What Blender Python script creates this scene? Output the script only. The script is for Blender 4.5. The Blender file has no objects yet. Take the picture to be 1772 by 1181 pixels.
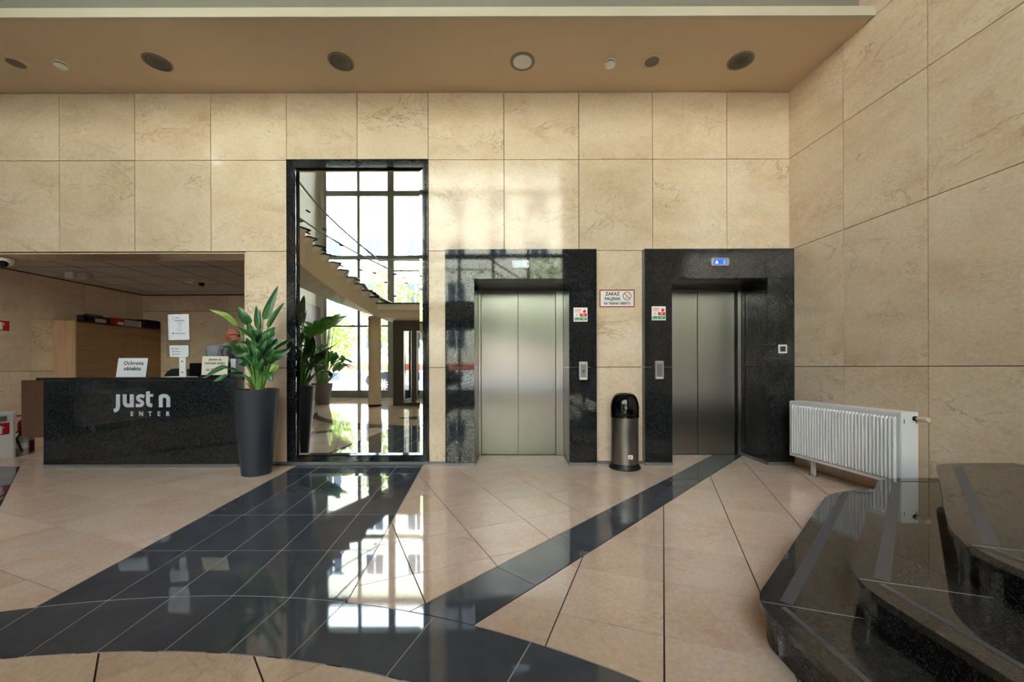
import bpy, bmesh, math, random
from mathutils import Vector, Matrix
random.seed(7)
R = math.radians
sc = bpy.context.scene
C = sc.collection

# ------------------------------------------------------------------ camera, sky, sun, exposure
H = 1.12                                             # lens height
cam_d = bpy.data.cameras.new('camera'); cam = bpy.data.objects.new('camera', cam_d); C.objects.link(cam)
cam_d.sensor_width = 36.0; cam_d.lens = 36.0 * 695.0 / 1772.0
cam_d.shift_y = 45.5 / 1772.0; cam_d.clip_start = 0.02; cam_d.clip_end = 200
cam.location = (0, 0, H); cam.rotation_euler = (R(90), R(0.15), 0)
sc.camera = cam
w = bpy.data.worlds.new('sky'); sc.world = w; w.use_nodes = True
bg = w.node_tree.nodes['Background']; bg.inputs[0].default_value = (0.765, 0.855, 1.0, 1); bg.inputs[1].default_value = 1.6
sd = bpy.data.lights.new('sun', 'SUN'); sd.energy = 1.0; sd.angle = R(1.0); sd.color = (1, .95, .86)
sun = bpy.data.objects.new('sun', sd); C.objects.link(sun)
sun.rotation_euler = Vector((0.25, -0.5, -0.8)).to_track_quat('-Z', 'Y').to_euler()
for x0, x1 in ((-7.1, -2.4), (-2.4, 2.0)):            # sampling portals on the glazing (they give off no light)
    pd = bpy.data.lights.new('glazing_portal', 'AREA'); pd.shape = 'RECTANGLE'; pd.size = x1-x0; pd.size_y = 8.9; pd.cycles.is_portal = True
    po_ = bpy.data.objects.new('glazing_portal', pd); C.objects.link(po_); po_.location = ((x0+x1)/2, -6.08, 4.5); po_.rotation_euler = (R(90), 0, 0)
sc.view_settings.view_transform = 'Standard'; sc.view_settings.look = 'None'
sc.view_settings.exposure = 3.92; sc.view_settings.gamma = 1.0; sc.view_settings.use_curve_mapping = False
sc.cycles.max_bounces = 14; sc.cycles.diffuse_bounces = 8; sc.cycles.glossy_bounces = 6
sc.cycles.transparent_max_bounces = 16; sc.cycles.sample_clamp_indirect = 8.0
sc.cycles.caustics_reflective = False; sc.cycles.caustics_refractive = False

# ------------------------------------------------------------------ colours and materials
def lin(c):
    return tuple(((v/255)/12.92 if v/255 <= .04045 else ((v/255+.055)/1.055)**2.4) for v in c) + (1,)
MATS = {}
def mat(name, rgb, rough=.5, metal=0, spec=.5, emit=0, coat=0):
    m = bpy.data.materials.new(name); m.use_nodes = True
    b = m.node_tree.nodes['Principled BSDF']
    b.inputs['Base Color'].default_value = lin(rgb); b.inputs['Roughness'].default_value = rough
    b.inputs['Metallic'].default_value = metal; b.inputs['Specular IOR Level'].default_value = spec
    b.inputs['Coat Weight'].default_value = coat
    if emit:
        b.inputs['Emission Color'].default_value = lin(rgb); b.inputs['Emission Strength'].default_value = emit
    MATS[name] = m
    return m
def nt(m):
    t = m.node_tree
    return t, t.nodes, t.links, t.nodes['Principled BSDF']
def piece_coords(t, scale=(1,1,1)):
    """object coordinates shifted by a random amount for every piece"""
    N, L = t.nodes, t.links
    tc = N.new('ShaderNodeTexCoord'); oi = N.new('ShaderNodeObjectInfo'); ge = N.new('ShaderNodeNewGeometry')
    ad = N.new('ShaderNodeMath'); ad.operation = 'ADD'
    L.new(oi.outputs['Random'], ad.inputs[0]); L.new(ge.outputs['Random Per Island'], ad.inputs[1])
    mu = N.new('ShaderNodeVectorMath'); mu.operation = 'SCALE'; mu.inputs[0].default_value = (31, 17, 23)
    L.new(ad.outputs[0], mu.inputs['Scale'])
    mp = N.new('ShaderNodeMapping'); mp.inputs['Scale'].default_value = scale
    L.new(tc.outputs['Object'], mp.inputs['Vector'])
    va = N.new('ShaderNodeVectorMath'); va.operation = 'ADD'
    L.new(mp.outputs[0], va.inputs[0]); L.new(mu.outputs[0], va.inputs[1])
    return va.outputs[0], ad.outputs[0]
def noise(t, vec, scale, detail=4, rough=.55, dist=0):
    n = t.nodes.new('ShaderNodeTexNoise'); t.links.new(vec, n.inputs['Vector'])
    n.inputs['Scale'].default_value = scale; n.inputs['Detail'].default_value = detail
    n.inputs['Roughness'].default_value = rough; n.inputs['Distortion'].default_value = dist
    return n.outputs['Fac']
def ramp(t, fac, stops):
    r = t.nodes.new('ShaderNodeValToRGB'); t.links.new(fac, r.inputs[0])
    e = r.color_ramp.elements
    while len(e) < len(stops): e.new(.5)
    for k, (p, c) in enumerate(stops):
        e[k].position = p; e[k].color = c if len(c) == 4 else lin(c)
    return r.outputs[0]
def mixc(t, fac, a, b, mode='MIX'):
    m = t.nodes.new('ShaderNodeMix'); m.data_type = 'RGBA'; m.blend_type = mode
    for i, v in ((0, fac), (6, a), (7, b)):
        if hasattr(v, 'is_linked'): t.links.new(v, m.inputs[i])
        else: m.inputs[i].default_value = v
    return m.outputs[2]
W1 = (1,1,1,1); K0 = (0,0,0,1)
def g(v): return (v, v, v, 1)

def stone(name, base, dark, warm, vein, rough, scale=(1,1,1)):
    m = mat(name, base, rough); t, N, L, b = nt(m)
    v, rnd = piece_coords(t, scale)
    c = ramp(t, noise(t, v, 1.6, 6, .6, .6), [(.25, dark), (.5, base), (.75, warm)])
    fine = ramp(t, noise(t, v, 38, 5, .7), [(.3, g(.86)), (.7, g(1.08))])
    c = mixc(t, 1, c, fine, 'MULTIPLY')
    vn = ramp(t, noise(t, v, 2.3, 9, .62, 1.4), [(.485, K0), (.5, W1), (.515, K0)])
    gate = ramp(t, noise(t, v, 1.1, 2), [(.5, K0), (.68, W1)])
    f = mixc(t, 1, vn, gate, 'MULTIPLY')
    f2 = t.nodes.new('ShaderNodeMath'); f2.operation = 'MULTIPLY'; f2.inputs[1].default_value = .75
    L.new(f, f2.inputs[0])
    c = mixc(t, f2.outputs[0], c, lin(vein))
    vn2 = ramp(t, noise(t, v, 6.5, 8, .7, 1.1), [(.486, K0), (.5, g(.6)), (.514, K0)])
    c = mixc(t, mixc(t, 1, vn2, ramp(t, noise(t, v, 1.9, 3), [(.52, K0), (.66, W1)]), 'MULTIPLY'), c, lin(vein))
    spot = ramp(t, noise(t, v, 14, 4, .6, .5), [(.66, K0), (.76, g(.45))])
    c = mixc(t, spot, c, lin(vein))
    tone = ramp(t, rnd, [(0, g(.93)), (1, g(1.05))])
    c = mixc(t, 1, c, tone, 'MULTIPLY')
    L.new(c, b.inputs['Base Color'])
    return m
stone('limestone', (230,209,185), (214,189,160), (236,219,199), (146,114,82), .09, (.8,.8,1.6))
stone('pink_marble', (241,216,199), (231,198,178), (244,224,210), (214,174,150), .045, (1.2,1.2,1.2))

def granite(name, base, flake, rough, scale=170):
    m = mat(name, base, rough); t, N, L, b = nt(m)
    v, rnd = piece_coords(t)
    vo = N.new('ShaderNodeTexVoronoi'); L.new(v, vo.inputs['Vector']); vo.inputs['Scale'].default_value = scale
    sep = N.new('ShaderNodeSeparateColor'); L.new(vo.outputs['Color'], sep.inputs[0])
    c = ramp(t, sep.outputs[0], [(.5, base), (.80, tuple(int(.6*x+.4*y) for x, y in zip(base, flake))), (.97, flake)])
    c = mixc(t, 1, c, ramp(t, noise(t, v, 60, 3), [(.3, g(.75)), (.7, g(1.25))]), 'MULTIPLY')
    L.new(c, b.inputs['Base Color'])
    return m
granite('black_granite', (22,23,26), (76,78,82), .04, 260)
granite('step_granite', (55,54,53), (84,82,80), .03, 360)
m = mat('dark_marble', (44,48,60), .035); t, N, L, b = nt(m); v, rnd = piece_coords(t)
c = ramp(t, noise(t, v, 3, 8, .65, 1), [(.3, (74,79,89)), (.6, (87,92,103)), (.8, (102,107,119))])
L.new(mixc(t, 1, c, ramp(t, rnd, [(0, g(.9)), (1, g(1.1))]), 'MULTIPLY'), b.inputs['Base Color'])

def wood(name, c1, c2, rough, axis):
    m = mat(name, c1, rough); t, N, L, b = nt(m)
    s = [14, 14, 14]; s[axis] = .9
    v, rnd = piece_coords(t, tuple(s))
    L.new(ramp(t, noise(t, v, 1.3, 7, .65, .8), [(.3, c1), (.7, c2)]), b.inputs['Base Color'])
    return m
wood('walnut_front', (132,98,70), (164,126,94), .4, 1)
wood('walnut_side', (160,128,98), (188,154,122), .4, 2)
wood('dark_walnut', (74,52,42), (100,70,56), .4, 2)

m = mat('brushed_steel', (150,148,145), .28, 1); t, N, L, b = nt(m)
b.inputs['Anisotropic'].default_value = .95
cx = N.new('ShaderNodeCombineXYZ'); cx.inputs[0].default_value = .8; cx.inputs[1].default_value = .6; L.new(cx.outputs[0], b.inputs['Tangent'])

m = bpy.data.materials.new('clear_glass'); m.use_nodes = True; MATS['clear_glass'] = m
t = m.node_tree; N = t.nodes; L = t.links; N.remove(N['Principled BSDF'])
tr = N.new('ShaderNodeBsdfTransparent'); tr.inputs[0].default_value = (.95,.97,.96,1)
gl = N.new('ShaderNodeBsdfGlossy'); gl.inputs['Roughness'].default_value = .0
fr = N.new('ShaderNodeFresnel'); fr.inputs[0].default_value = 1.35
mx = N.new('ShaderNodeMixShader'); L.new(fr.outputs[0], mx.inputs[0]); L.new(tr.outputs[0], mx.inputs[1]); L.new(gl.outputs[0], mx.inputs[2])
L.new(mx.outputs[0], N['Material Output'].inputs[0])

mat('mirror_glass', (245,248,247), .0, 1)
mat('soffit_paint', (210,190,162), .7); mat('fascia_paint', (196,188,172), .6); mat('upper_paint', (225,222,214), .8)
mat('grey_paint', (128,126,116), .7)
mat('joint_dark', (46,32,24), .9); mat('joint_light', (196,196,198), .7); mat('joint_floor', (48,36,30), .8)
mat('plinth_grey', (128,130,134), .35, .4)
mat('white_enamel', (238,240,244), .3); mat('white_plastic', (232,232,228), .4); mat('cream_plastic', (222,212,190), .4)
mat('black_plastic', (16,17,19), .25); mat('black_gloss', (10,11,15), .12); mat('black_rubber', (20,22,28), .45)
mat('charcoal_pot', (44,50,62), .42); mat('grey_pot', (100,96,98), .5)
mat('dark_metal', (50,52,54), .35, .8); mat('chrome', (215,215,218), .12, 1); mat('silver_plastic', (172,172,172), .35, .5)
mat('aluminium', (158,163,160), .45, .3); mat('aluminium_dark', (88,88,86), .45, .4)
mat('logo_silver', (205,212,228), .35, .1)
mat('paper', (226,232,244), .7); mat('paper_cream', (226,222,208), .7); mat('ink', (26,28,38), .8); mat('ink_grey', (120,126,146), .8)
mat('sign_white', (244,240,242), .5); mat('sign_red', (150,14,34), .5); mat('red', (196,26,36), .5); mat('green', (0,142,84), .5)
mat('lcd_blue', (24,96,240), .3, 0, .5, .05); mat('lcd_pale', (170,196,250), .3, 0, .5, .035); mat('lcd_white', (235,245,255), .3, 0, .5, .08)
mat('lamp_trim', (128,122,114), .45, .4); mat('lamp_recess_shade', (88,86,80), .5, .7); mat('lamp_lens', (44,46,46), .4); mat('ceiling_board', (205,198,198), .85)
mat('frosted', (218,206,206), .5); mat('mesh_grey', (122,112,104), .7)
mat('lilac_panel', (176,164,184), .5)
mat('plaster_beige', (228,216,192), .7); mat('plaster_white', (232,226,212), .7)
mat('skin', (196,120,104), .5); mat('black_cloth', (24,24,28), .8); mat('hair_grey', (150,140,132), .8)
m = mat('striped_shirt', (176,178,188), .8); t, N, L, b = nt(m)
tc = N.new('ShaderNodeTexCoord'); wv = N.new('ShaderNodeTexWave'); wv.inputs['Scale'].default_value = 22; wv.inputs['Distortion'].default_value = 1.2
L.new(tc.outputs['Object'], wv.inputs['Vector']); L.new(ramp(t, wv.outputs['Fac'], [(.35, (120,120,136)), (.65, (196,198,206))]), b.inputs['Base Color'])
mat('car_black', (10,11,15), .3, 0, .25); mat('rubber_tyre', (22,22,22), .8); mat('car_glass', (30,34,38), .05)
mat('render_cream', (236,226,200), .9); mat('brick_red', (190,84,64), .9); mat('window_dark', (44,54,68), .35); mat('render_white', (240,238,232), .9)
mat('asphalt', (150,148,144), .95); mat('bark', (110,92,72), .9)
mat('steel_dark_red', (150,20,24), .3); mat('extinguisher_grey', (170,176,176), .35)
mat('soil', (60,44,34), .95); mat('skin_tan', (180,104,60), .8)
def leafmat(name, c1, c2, rough=.35):
    m = mat(name, c1, rough); t, N, L, b = nt(m); v, rnd = piece_coords(t)
    c = ramp(t, noise(t, v, 7, 3), [(.3, c1), (.7, c2)])
    L.new(mixc(t, 1, c, ramp(t, rnd, [(0, g(.75)), (1, g(1.3))]), 'MULTIPLY'), b.inputs['Base Color'])
    b.inputs['Subsurface Weight'].default_value = 0
leafmat('leaf_green', (28,72,38), (48,102,48)); leafmat('leaf_light', (120,150,72), (150,176,96)); leafmat('leaf_stem', (74,120,50), (104,146,66))
leafmat('leaf_lush', (50,116,40), (86,150,56)); leafmat('leaf_outdoor', (104,128,52), (160,172,84), .7)

# ------------------------------------------------------------------ object helpers
OFF = {}
def props(o, label=None, cat=None, group=None, kind=None):
    if label: o['label'] = label
    if cat: o['category'] = cat
    if group: o['group'] = group
    if kind: o['kind'] = kind
    return o
def root(name, loc, label=None, cat=None, group=None, kind=None):
    o = bpy.data.objects.new(name, None); o.empty_display_size = .1; o.location = loc; C.objects.link(o)
    OFF[o] = Vector(loc)
    return props(o, label, cat, group, kind)
def obj(name, bm, material, parent=None, loc=None, smooth=True, ang=32):
    off = OFF[parent] if parent is not None else Vector(loc or (0,0,0))
    me = bpy.data.meshes.new(name)
    if isinstance(bm, bpy.types.Mesh): me = bm
    else:
        bmesh.ops.recalc_face_normals(bm, faces=bm.faces[:])
        bm.to_mesh(me); bm.free()
    if off.length: me.transform(Matrix.Translation(-off))
    if smooth and len(me.polygons):
        me.shade_smooth(); me.set_sharp_from_angle(angle=R(ang))
    me.materials.clear(); me.materials.append(MATS[material])
    o = bpy.data.objects.new(name, me); C.objects.link(o)
    if parent is not None: o.parent = parent
    else: o.location = off
    OFF[o] = off
    return o
def copy_tree(o, parent=None):
    c = o.copy(); C.objects.link(c)
    if parent: c.parent = parent
    for ch in list(o.children): copy_tree(ch, c)
    return c
def hexa(bm, p):            # eight corners: bottom ring of four, top ring of four
    v = [bm.verts.new(q) for q in p]
    for f in ((3,2,1,0),(4,5,6,7),(0,1,5,4),(1,2,6,5),(2,3,7,6),(3,0,4,7)): bm.faces.new([v[i] for i in f])
    return v
def bx(x0, x1, y0, y1, z0, z1, bev=0, bm=None, seg=1):
    own = bm is None
    bm = bm or bmesh.new()
    hexa(bm, [(x0,y0,z0),(x1,y0,z0),(x1,y1,z0),(x0,y1,z0),(x0,y0,z1),(x1,y0,z1),(x1,y1,z1),(x0,y1,z1)])
    if bev and own: bmesh.ops.bevel(bm, geom=bm.edges[:], offset=bev, segments=seg, affect='EDGES', profile=.5)
    return bm
def slab(o, r, n, u0, u1, z0, z1, th, bm=None):      # upright slab: from plane point o along r, sticking out th along n
    bm = bm or bmesh.new(); o = Vector(o); r = Vector(r); n = Vector(n)
    P = []
    for z in (z0, z1):
        for u, d in ((u0,0),(u1,0),(u1,th),(u0,th)): q = o + r*u + n*d; P.append((q.x, q.y, z))
    hexa(bm, P); return bm
def lathe(prof, c, seg=32, bm=None):                  # profile of (radius, z)
    bm = bm or bmesh.new(); rings = []
    for r, z in prof:
        if r < 1e-5: rings.append([bm.verts.new((c[0], c[1], c[2]+z))])
        else: rings.append([bm.verts.new((c[0]+r*math.cos(2*math.pi*k/seg), c[1]+r*math.sin(2*math.pi*k/seg), c[2]+z)) for k in range(seg)])
    for a, b in zip(rings, rings[1:]):
        for k in range(seg):
            q = [a[k % len(a)], a[(k+1) % len(a)], b[(k+1) % len(b)], b[k % len(b)]]
            u = []
            for x in q:
                if x not in u: u.append(x)
            if len(u) > 2: bm.faces.new(u)
    for rg in (rings[0], rings[-1]):
        if len(rg) > 2: bm.faces.new(rg)
    return bm
def tube(pts, rad, seg=8, bm=None, cap=True):
    bm = bm or bmesh.new(); pts = [Vector(p) for p in pts]; n = len(pts)
    rad = rad if isinstance(rad, (list, tuple)) else [rad]*n
    rings = []; up = None
    for i, p in enumerate(pts):
        tg = (pts[min(i+1, n-1)] - pts[max(i-1, 0)]).normalized()
        if up is None:
            up = Vector((0,0,1)) if abs(tg.z) < .9 else Vector((1,0,0))
        s = tg.cross(up).normalized(); u2 = s.cross(tg).normalized(); up = u2
        rings.append([bm.verts.new(p + (s*math.cos(2*math.pi*k/seg) + u2*math.sin(2*math.pi*k/seg))*rad[i]) for k in range(seg)])
    for a, b in zip(rings, rings[1:]):
        for k in range(seg): bm.faces.new((a[k], a[(k+1)%seg], b[(k+1)%seg], b[k]))
    if cap: bm.faces.new(rings[0]); bm.faces.new(rings[-1])
    return bm
def prism(poly, z0, z1, bm=None, bottom=True):         # flat outline extruded upwards
    bm = bm or bmesh.new(); n = len(poly)
    t_ = [bm.verts.new((x, y, z1)) for x, y in poly]; b_ = [bm.verts.new((x, y, z0)) for x, y in poly]
    bm.faces.new(t_)
    if bottom: bm.faces.new(b_[::-1])
    for k in range(n): bm.faces.new((b_[k], b_[(k+1)%n], t_[(k+1)%n], t_[k]))
    return bm
def plate(polys, o, r, u, th=.001, bm=None):           # flat cut-outs in the plane (r, u), th thick towards the viewer (r x u)
    bm = bm or bmesh.new(); o = Vector(o); r = Vector(r); u = Vector(u); n = r.cross(u)
    for poly in polys:
        k = len(poly)
        a = [bm.verts.new(o + r*x + u*y) for x, y in poly]; b = [bm.verts.new(o + r*x + u*y + n*th) for x, y in poly]
        bm.faces.new(b); bm.faces.new(a[::-1])
        for i in range(k): bm.faces.new((a[i], a[(i+1)%k], b[(i+1)%k], b[i]))
    return bm
def rect(x0, y0, x1, y1): return [(x0,y0),(x1,y0),(x1,y1),(x0,y1)]
def rrect(x0, y0, x1, y1, r, n=4):
    P = []
    for cx_, cy_, a in ((x1-r,y0+r,-90),(x1-r,y1-r,0),(x0+r,y1-r,90),(x0+r,y0+r,180)):
        for k in range(n+1): P.append((cx_+r*math.cos(R(a+90*k/n)), cy_+r*math.sin(R(a+90*k/n))))
    return P
def disc(x, y, r, n=28): return [(x+r*math.cos(2*math.pi*k/n), y+r*math.sin(2*math.pi*k/n)) for k in range(n)]
def ring_quads(x, y, r0, r1, n=32):
    a = disc(x,y,r0,n); b = disc(x,y,r1,n)
    return [[a[k], b[k], b[(k+1)%n], a[(k+1)%n]] for k in range(n)]
def stroke(path, wd):                                   # ribbon of quads along a 2-D path
    q = []
    P = [Vector(p) for p in path]; n = len(P); L_, R_ = [], []
    for i in range(n):
        tg = (P[min(i+1,n-1)] - P[max(i-1,0)]).normalized(); nn = Vector((-tg.y, tg.x))
        L_.append(P[i] + nn*wd/2); R_.append(P[i] - nn*wd/2)
    for i in range(n-1): q.append([tuple(R_[i]), tuple(R_[i+1]), tuple(L_[i+1]), tuple(L_[i])])
    return q
def smooth_path(P, n=6):                                # Catmull-Rom
    P = [Vector(p) for p in P]; out = []
    for i in range(len(P)-1):
        p0 = P[max(i-1,0)]; p1 = P[i]; p2 = P[i+1]; p3 = P[min(i+2,len(P)-1)]
        for k in range(n):
            s = k/n
            out.append(.5*((2*p1) + (p2-p0)*s + (2*p0-5*p1+4*p2-p3)*s*s + (3*p1-p0-3*p2+p3)*s**3))
    out.append(P[-1]); return out
XR, ZU = Vector((1,0,0)), Vector((0,0,1))
def text(s, size, o, material, parent, r=XR, u=ZU, name='lettering', align='CENTER', sx=1.0, bold=0, th=.0006, space=1.0):
    cu = bpy.data.curves.new('txt', 'FONT'); cu.body = s; cu.size = size; cu.align_x = align; cu.extrude = th; cu.offset = bold
    cu.space_character = space; cu.resolution_u = 3
    ob = bpy.data.objects.new('txt', cu); C.objects.link(ob)
    bpy.context.view_layer.update()
    me = bpy.data.meshes.new_from_object(ob.evaluated_get(bpy.context.evaluated_depsgraph_get()))
    bpy.data.objects.remove(ob); bpy.data.curves.remove(cu)
    r = Vector(r); u = Vector(u); n = r.cross(u); o = Vector(o)
    for vtx in me.vertices:
        c = vtx.co; vtx.co = o + r*c.x*sx + u*c.y + n*c.z
    me.name = name
    return obj(name, me, material, parent, smooth=False)

# ------------------------------------------------------------------ floor
def clip(poly, f, circ=None):
    if not poly: return poly
    out = []; n = len(poly); vals = [f(p) for p in poly]
    if min(vals) >= 0: return poly
    if max(vals) <= 0: return []
    for i in range(n):
        a, b = poly[i], poly[(i+1)%n]; fa, fb = vals[i], vals[(i+1)%n]
        if fa >= 0: out.append((a, 0))
        if (fa >= 0) != (fb >= 0):
            lo, hi = (a, b) if fa >= 0 else (b, a)
            for _ in range(26):
                mid = ((lo[0]+hi[0])/2, (lo[1]+hi[1])/2)
                if f(mid) >= 0: lo = mid
                else: hi = mid
            out.append((lo, 1 if fa >= 0 else 2))
    res = []
    for i, (p, tag) in enumerate(out):
        res.append(p)
        if tag == 1 and circ:
            q, tg2 = out[(i+1) % len(out)]
            if tg2 == 2:
                (ccx, ccy), cr = circ; cr = math.hypot(p[0]-ccx, p[1]-ccy)
                a0 = math.atan2(p[1]-ccy, p[0]-ccx); a1 = math.atan2(q[1]-ccy, q[0]-ccx)
                d = (a1-a0+math.pi) % (2*math.pi) - math.pi
                k = max(1, int(abs(d)*cr/.06))
                for j in range(1, k): res.append((ccx+cr*math.cos(a0+d*j/k), ccy+cr*math.sin(a0+d*j/k)))
    return res
def area(p): return abs(sum(p[i][0]*p[(i+1)%len(p)][1]-p[(i+1)%len(p)][0]*p[i][1] for i in range(len(p))))/2
G = .0032
CU, RU = (-1.4355, -1.5923), 3.567       # upper edge of the dark crescent
CL, RL = (-1.4365, -2.0852), 3.674       # lower edge
def out_c(c, r): return (lambda p: math.hypot(p[0]-c[0], p[1]-c[1]) - r - G)
def in_c(c, r): return (lambda p: r - G - math.hypot(p[0]-c[0], p[1]-c[1]))
def half(px, py, dx, dy, sgn, off=G):    # keep the side to the left (+1) or right (-1) of a directed line
    l = math.hypot(dx, dy); nx, ny = -dy/l*sgn, dx/l*sgn
    return lambda p: (p[0]-px)*nx + (p[1]-py)*ny - off
UX = -.085
bandL = (-2.245, 1.95); bandR = (-.795, 1.95)
TH = R(42.8); SD = (math.sin(TH), math.cos(TH)); sU = (-.257, 2.076); sL = (-.165, 1.75)
TL = R(-47.8); LD = (math.sin(TL), math.cos(TL)); lU = (-4.191, 3.287); lL = (lU[0]-.30*math.cos(TL), lU[1]+.30*math.sin(TL))
YS = -1.054
floor = obj('floor', bx(-7.6, 4.5, -6.3, 8.1, -.20, -.006), 'joint_floor', smooth=False); props(floor, kind='structure')
far_pink, far_dark = bmesh.new(), bmesh.new()
def lay(poly, fs, matname):
    for f, c in fs:
        poly = clip(poly, f, c)
        if len(poly) < 3: return
    if area(poly) < 2e-4: return
    clean = [p for i, p in enumerate(poly) if math.hypot(p[0]-poly[i-1][0], p[1]-poly[i-1][1]) > 1e-4]
    if len(clean) < 3: return
    cxm = sum(p[0] for p in clean)/len(clean); cym = sum(p[1] for p in clean)/len(clean)
    vis = cym > 1.1 and any(abs(p[0]) < 1.29*p[1]+.05 for p in clean) and cym < 6.2
    if vis:
        obj('pink_tile' if matname == 'pink_marble' else 'dark_tile', prism(clean, -.006, 0, bottom=False), matname, floor, smooth=False)
    else: prism(clean, -.006, 0, far_pink if matname == 'pink_marble' else far_dark, bottom=False)
def grid(o, deg, size, box, fs, matname, sizey=None):
    sizey = sizey or size
    e1 = (math.cos(R(deg)), math.sin(R(deg))); e2 = (-e1[1], e1[0])
    cc = [((x-o[0])*e1[0]+(y-o[1])*e1[1], (x-o[0])*e2[0]+(y-o[1])*e2[1]) for x in box[:2] for y in box[2:]]
    i0, i1 = math.floor(min(c[0] for c in cc)/size), math.ceil(max(c[0] for c in cc)/size)
    j0, j1 = math.floor(min(c[1] for c in cc)/sizey), math.ceil(max(c[1] for c in cc)/sizey)
    x0, x1, y0, y1 = box
    bf = [(lambda p: p[0]-x0-G, None), (lambda p: x1-p[0]-G, None), (lambda p: p[1]-y0-G, None), (lambda p: y1-p[1]-G, None)]
    for i in range(i0, i1):
        for j in range(j0, j1):
            q = []
            for a, b_ in ((i*size+G, j*sizey+G), ((i+1)*size-G, j*sizey+G), ((i+1)*size-G, (j+1)*sizey-G), (i*size+G, (j+1)*sizey-G)):
                q.append((o[0]+e1[0]*a+e2[0]*b_, o[1]+e1[1]*a+e2[1]*b_))
            lay(q, bf+fs, matname)
ocu = (out_c(CU, RU), (CU, RU)); icu = (in_c(CU, RU), (CU, RU)); ocl = (out_c(CL, RL), (CL, RL)); icl = (in_c(CL, RL), (CL, RL))
bL_left = (half(*bandL, UX, 1, 1), None); bL_right = (half(*bandL, UX, 1, -1), None)
bR_left = (half(*bandR, UX, 1, 1), None); bR_right = (half(*bandR, UX, 1, -1), None)
sU_left = (half(*sU, *SD, 1), None); sU_right = (half(*sU, *SD, -1), None)
sL_left = (half(*sL, *SD, 1), None); sL_right = (half(*sL, *SD, -1), None)
lU_up = (half(*lU, *LD, -1), None); lU_dn = (half(*lU, *LD, 1), None)
lL_up = (half(*lL, *LD, -1), None); lL_dn = (half(*lL, *LD, 1), None)
AE = 90-20.6
YT = 4.60
# left pink field, its strip, and the field beyond
grid((-3.25, 2.86), AE, .447, (-7.27, -2.0, YS, YT), [bL_left, ocu, lU_up], 'pink_marble')
grid((-3.25, 2.86), AE, .447, (-7.27, -2.0, YS, YT), [ocu, lL_dn], 'pink_marble')
grid(lU, 90+47.8, .6, (-7.27, -2.0, YS, YT), [ocu, lU_dn, lL_up], 'dark_marble', 1.2)
# reception floor
grid((-3.2, YT), 0, .45, (-7.27, -3.08, YT, 7.9), [], 'pink_marble')
# dark band of five columns
for k in range(5):
    a = (bandL[0]+.29*k, 1.95); b_ = (bandL[0]+.29*(k+1), 1.95)
    fs = [(half(*a, UX, 1, -1, .0024), None), (half(*b_, UX, 1, 1, .0024), None), ocu]
    for y0 in (1.868, 2.463, 3.06, 3.65, 4.245):
        lay(rect(-3.2, y0+.0025, -.4, min(y0+.5925, YT)), fs, 'dark_marble')
# middle pink field
grid((-.133, 2.365), 90+24.8, .447, (-1.2, 3.4, 1.5, 5.12), [bR_right, sU_left, ocu], 'pink_marble')
# strip to the right-hand lift
for k in range(-2, 8):
    p0 = (sU[0]+SD[0]*(.245+.585*k), sU[1]+SD[1]*(.245+.585*k)); q0 = (sU[0]+SD[0]*(.245+.585*(k+1)), sU[1]+SD[1]*(.245+.585*(k+1)))
    qd = []
    for c_, s_ in ((p0, 1), (q0, -1)):
        for lat in ((-.4, .4) if s_ > 0 else (.4, -.4)):
            qd.append((c_[0]+SD[0]*.002*s_+SD[1]*lat, c_[1]+SD[1]*.002*s_-SD[0]*lat))
    lay(qd, [sU_right, sL_left, ocu, (lambda p: 5.12-p[1], None)], 'dark_marble')
# right pink field
grid((.63, 1.671), AE, .447, (-.5, 4.1, YS, 5.12), [sL_right, ocu], 'pink_marble')
# dark crescent, radial joints
CC = (-1.44, -1.75)
angs = [math.atan2(1.95-CC[1], bandL[0]+.29*k-CC[0]) for k in range(6)]
ext = [angs[0]+R(4.5)*k*1.6 for k in range(14, 0, -1)] + angs + [angs[-1]-R(7.1)*k for k in range(1, 14)]
for a0, a1 in zip(ext, ext[1:]):
    d0, d1 = (math.cos(a0), math.sin(a0)), (math.cos(a1), math.sin(a1))
    lay([(CC[0]+d0[0]*.6, CC[1]+d0[1]*.6), (CC[0]+d0[0]*6, CC[1]+d0[1]*6), (CC[0]+d1[0]*6, CC[1]+d1[1]*6), (CC[0]+d1[0]*.6, CC[1]+d1[1]*.6)],
        [(half(*CC, *d0, -1, .0024), None), (half(*CC, *d1, 1, .0024), None), icu, ocl, (lambda p: p[1]-YS, None)], 'dark_marble')
# pink disc inside the crescent with a dark lens in the middle, and everything by the glazing
LC1, LC2, LR = (-1.44, -.95), (-1.44, 1.65), 1.72
IG = 42.3
grid((-1.49, 1.428), IG, .447, (-5.2, 2.4, -.02, 1.7), [icl, (out_c(LC1, LR), (LC1, LR))], 'pink_marble')
grid((-1.49, 1.428), IG, .447, (-5.2, 2.4, .351, .353+.4), [icl, (in_c(LC1, LR), (LC1, LR)), (in_c(LC2, LR), (LC2, LR))], 'dark_marble')
grid((-1.49, 1.428), IG, .447, (-5.2, 2.4, -.02, .35), [icl, (in_c(LC1, LR), (LC1, LR)), (in_c(LC2, LR), (LC2, LR))], 'dark_marble')
grid((-1.49, 1.428), IG, .447, (-5.2, 2.4, -.02, .35), [icl, (in_c(LC1, LR), (LC1, LR)), (out_c(LC2, LR), (LC2, LR))], 'pink_marble')
grid((-1.49, 1.428), IG, .447, (-5.2, 2.4, YS, -.02), [icl], 'pink_marble')
grid((.63, 1.671), AE, .447, (-7.27, 4.1, -6.0, YS), [], 'pink_marble')
o = obj('far_pink_tiles', far_pink, 'pink_marble', floor, smooth=False); o['kind'] = 'stuff'
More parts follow.
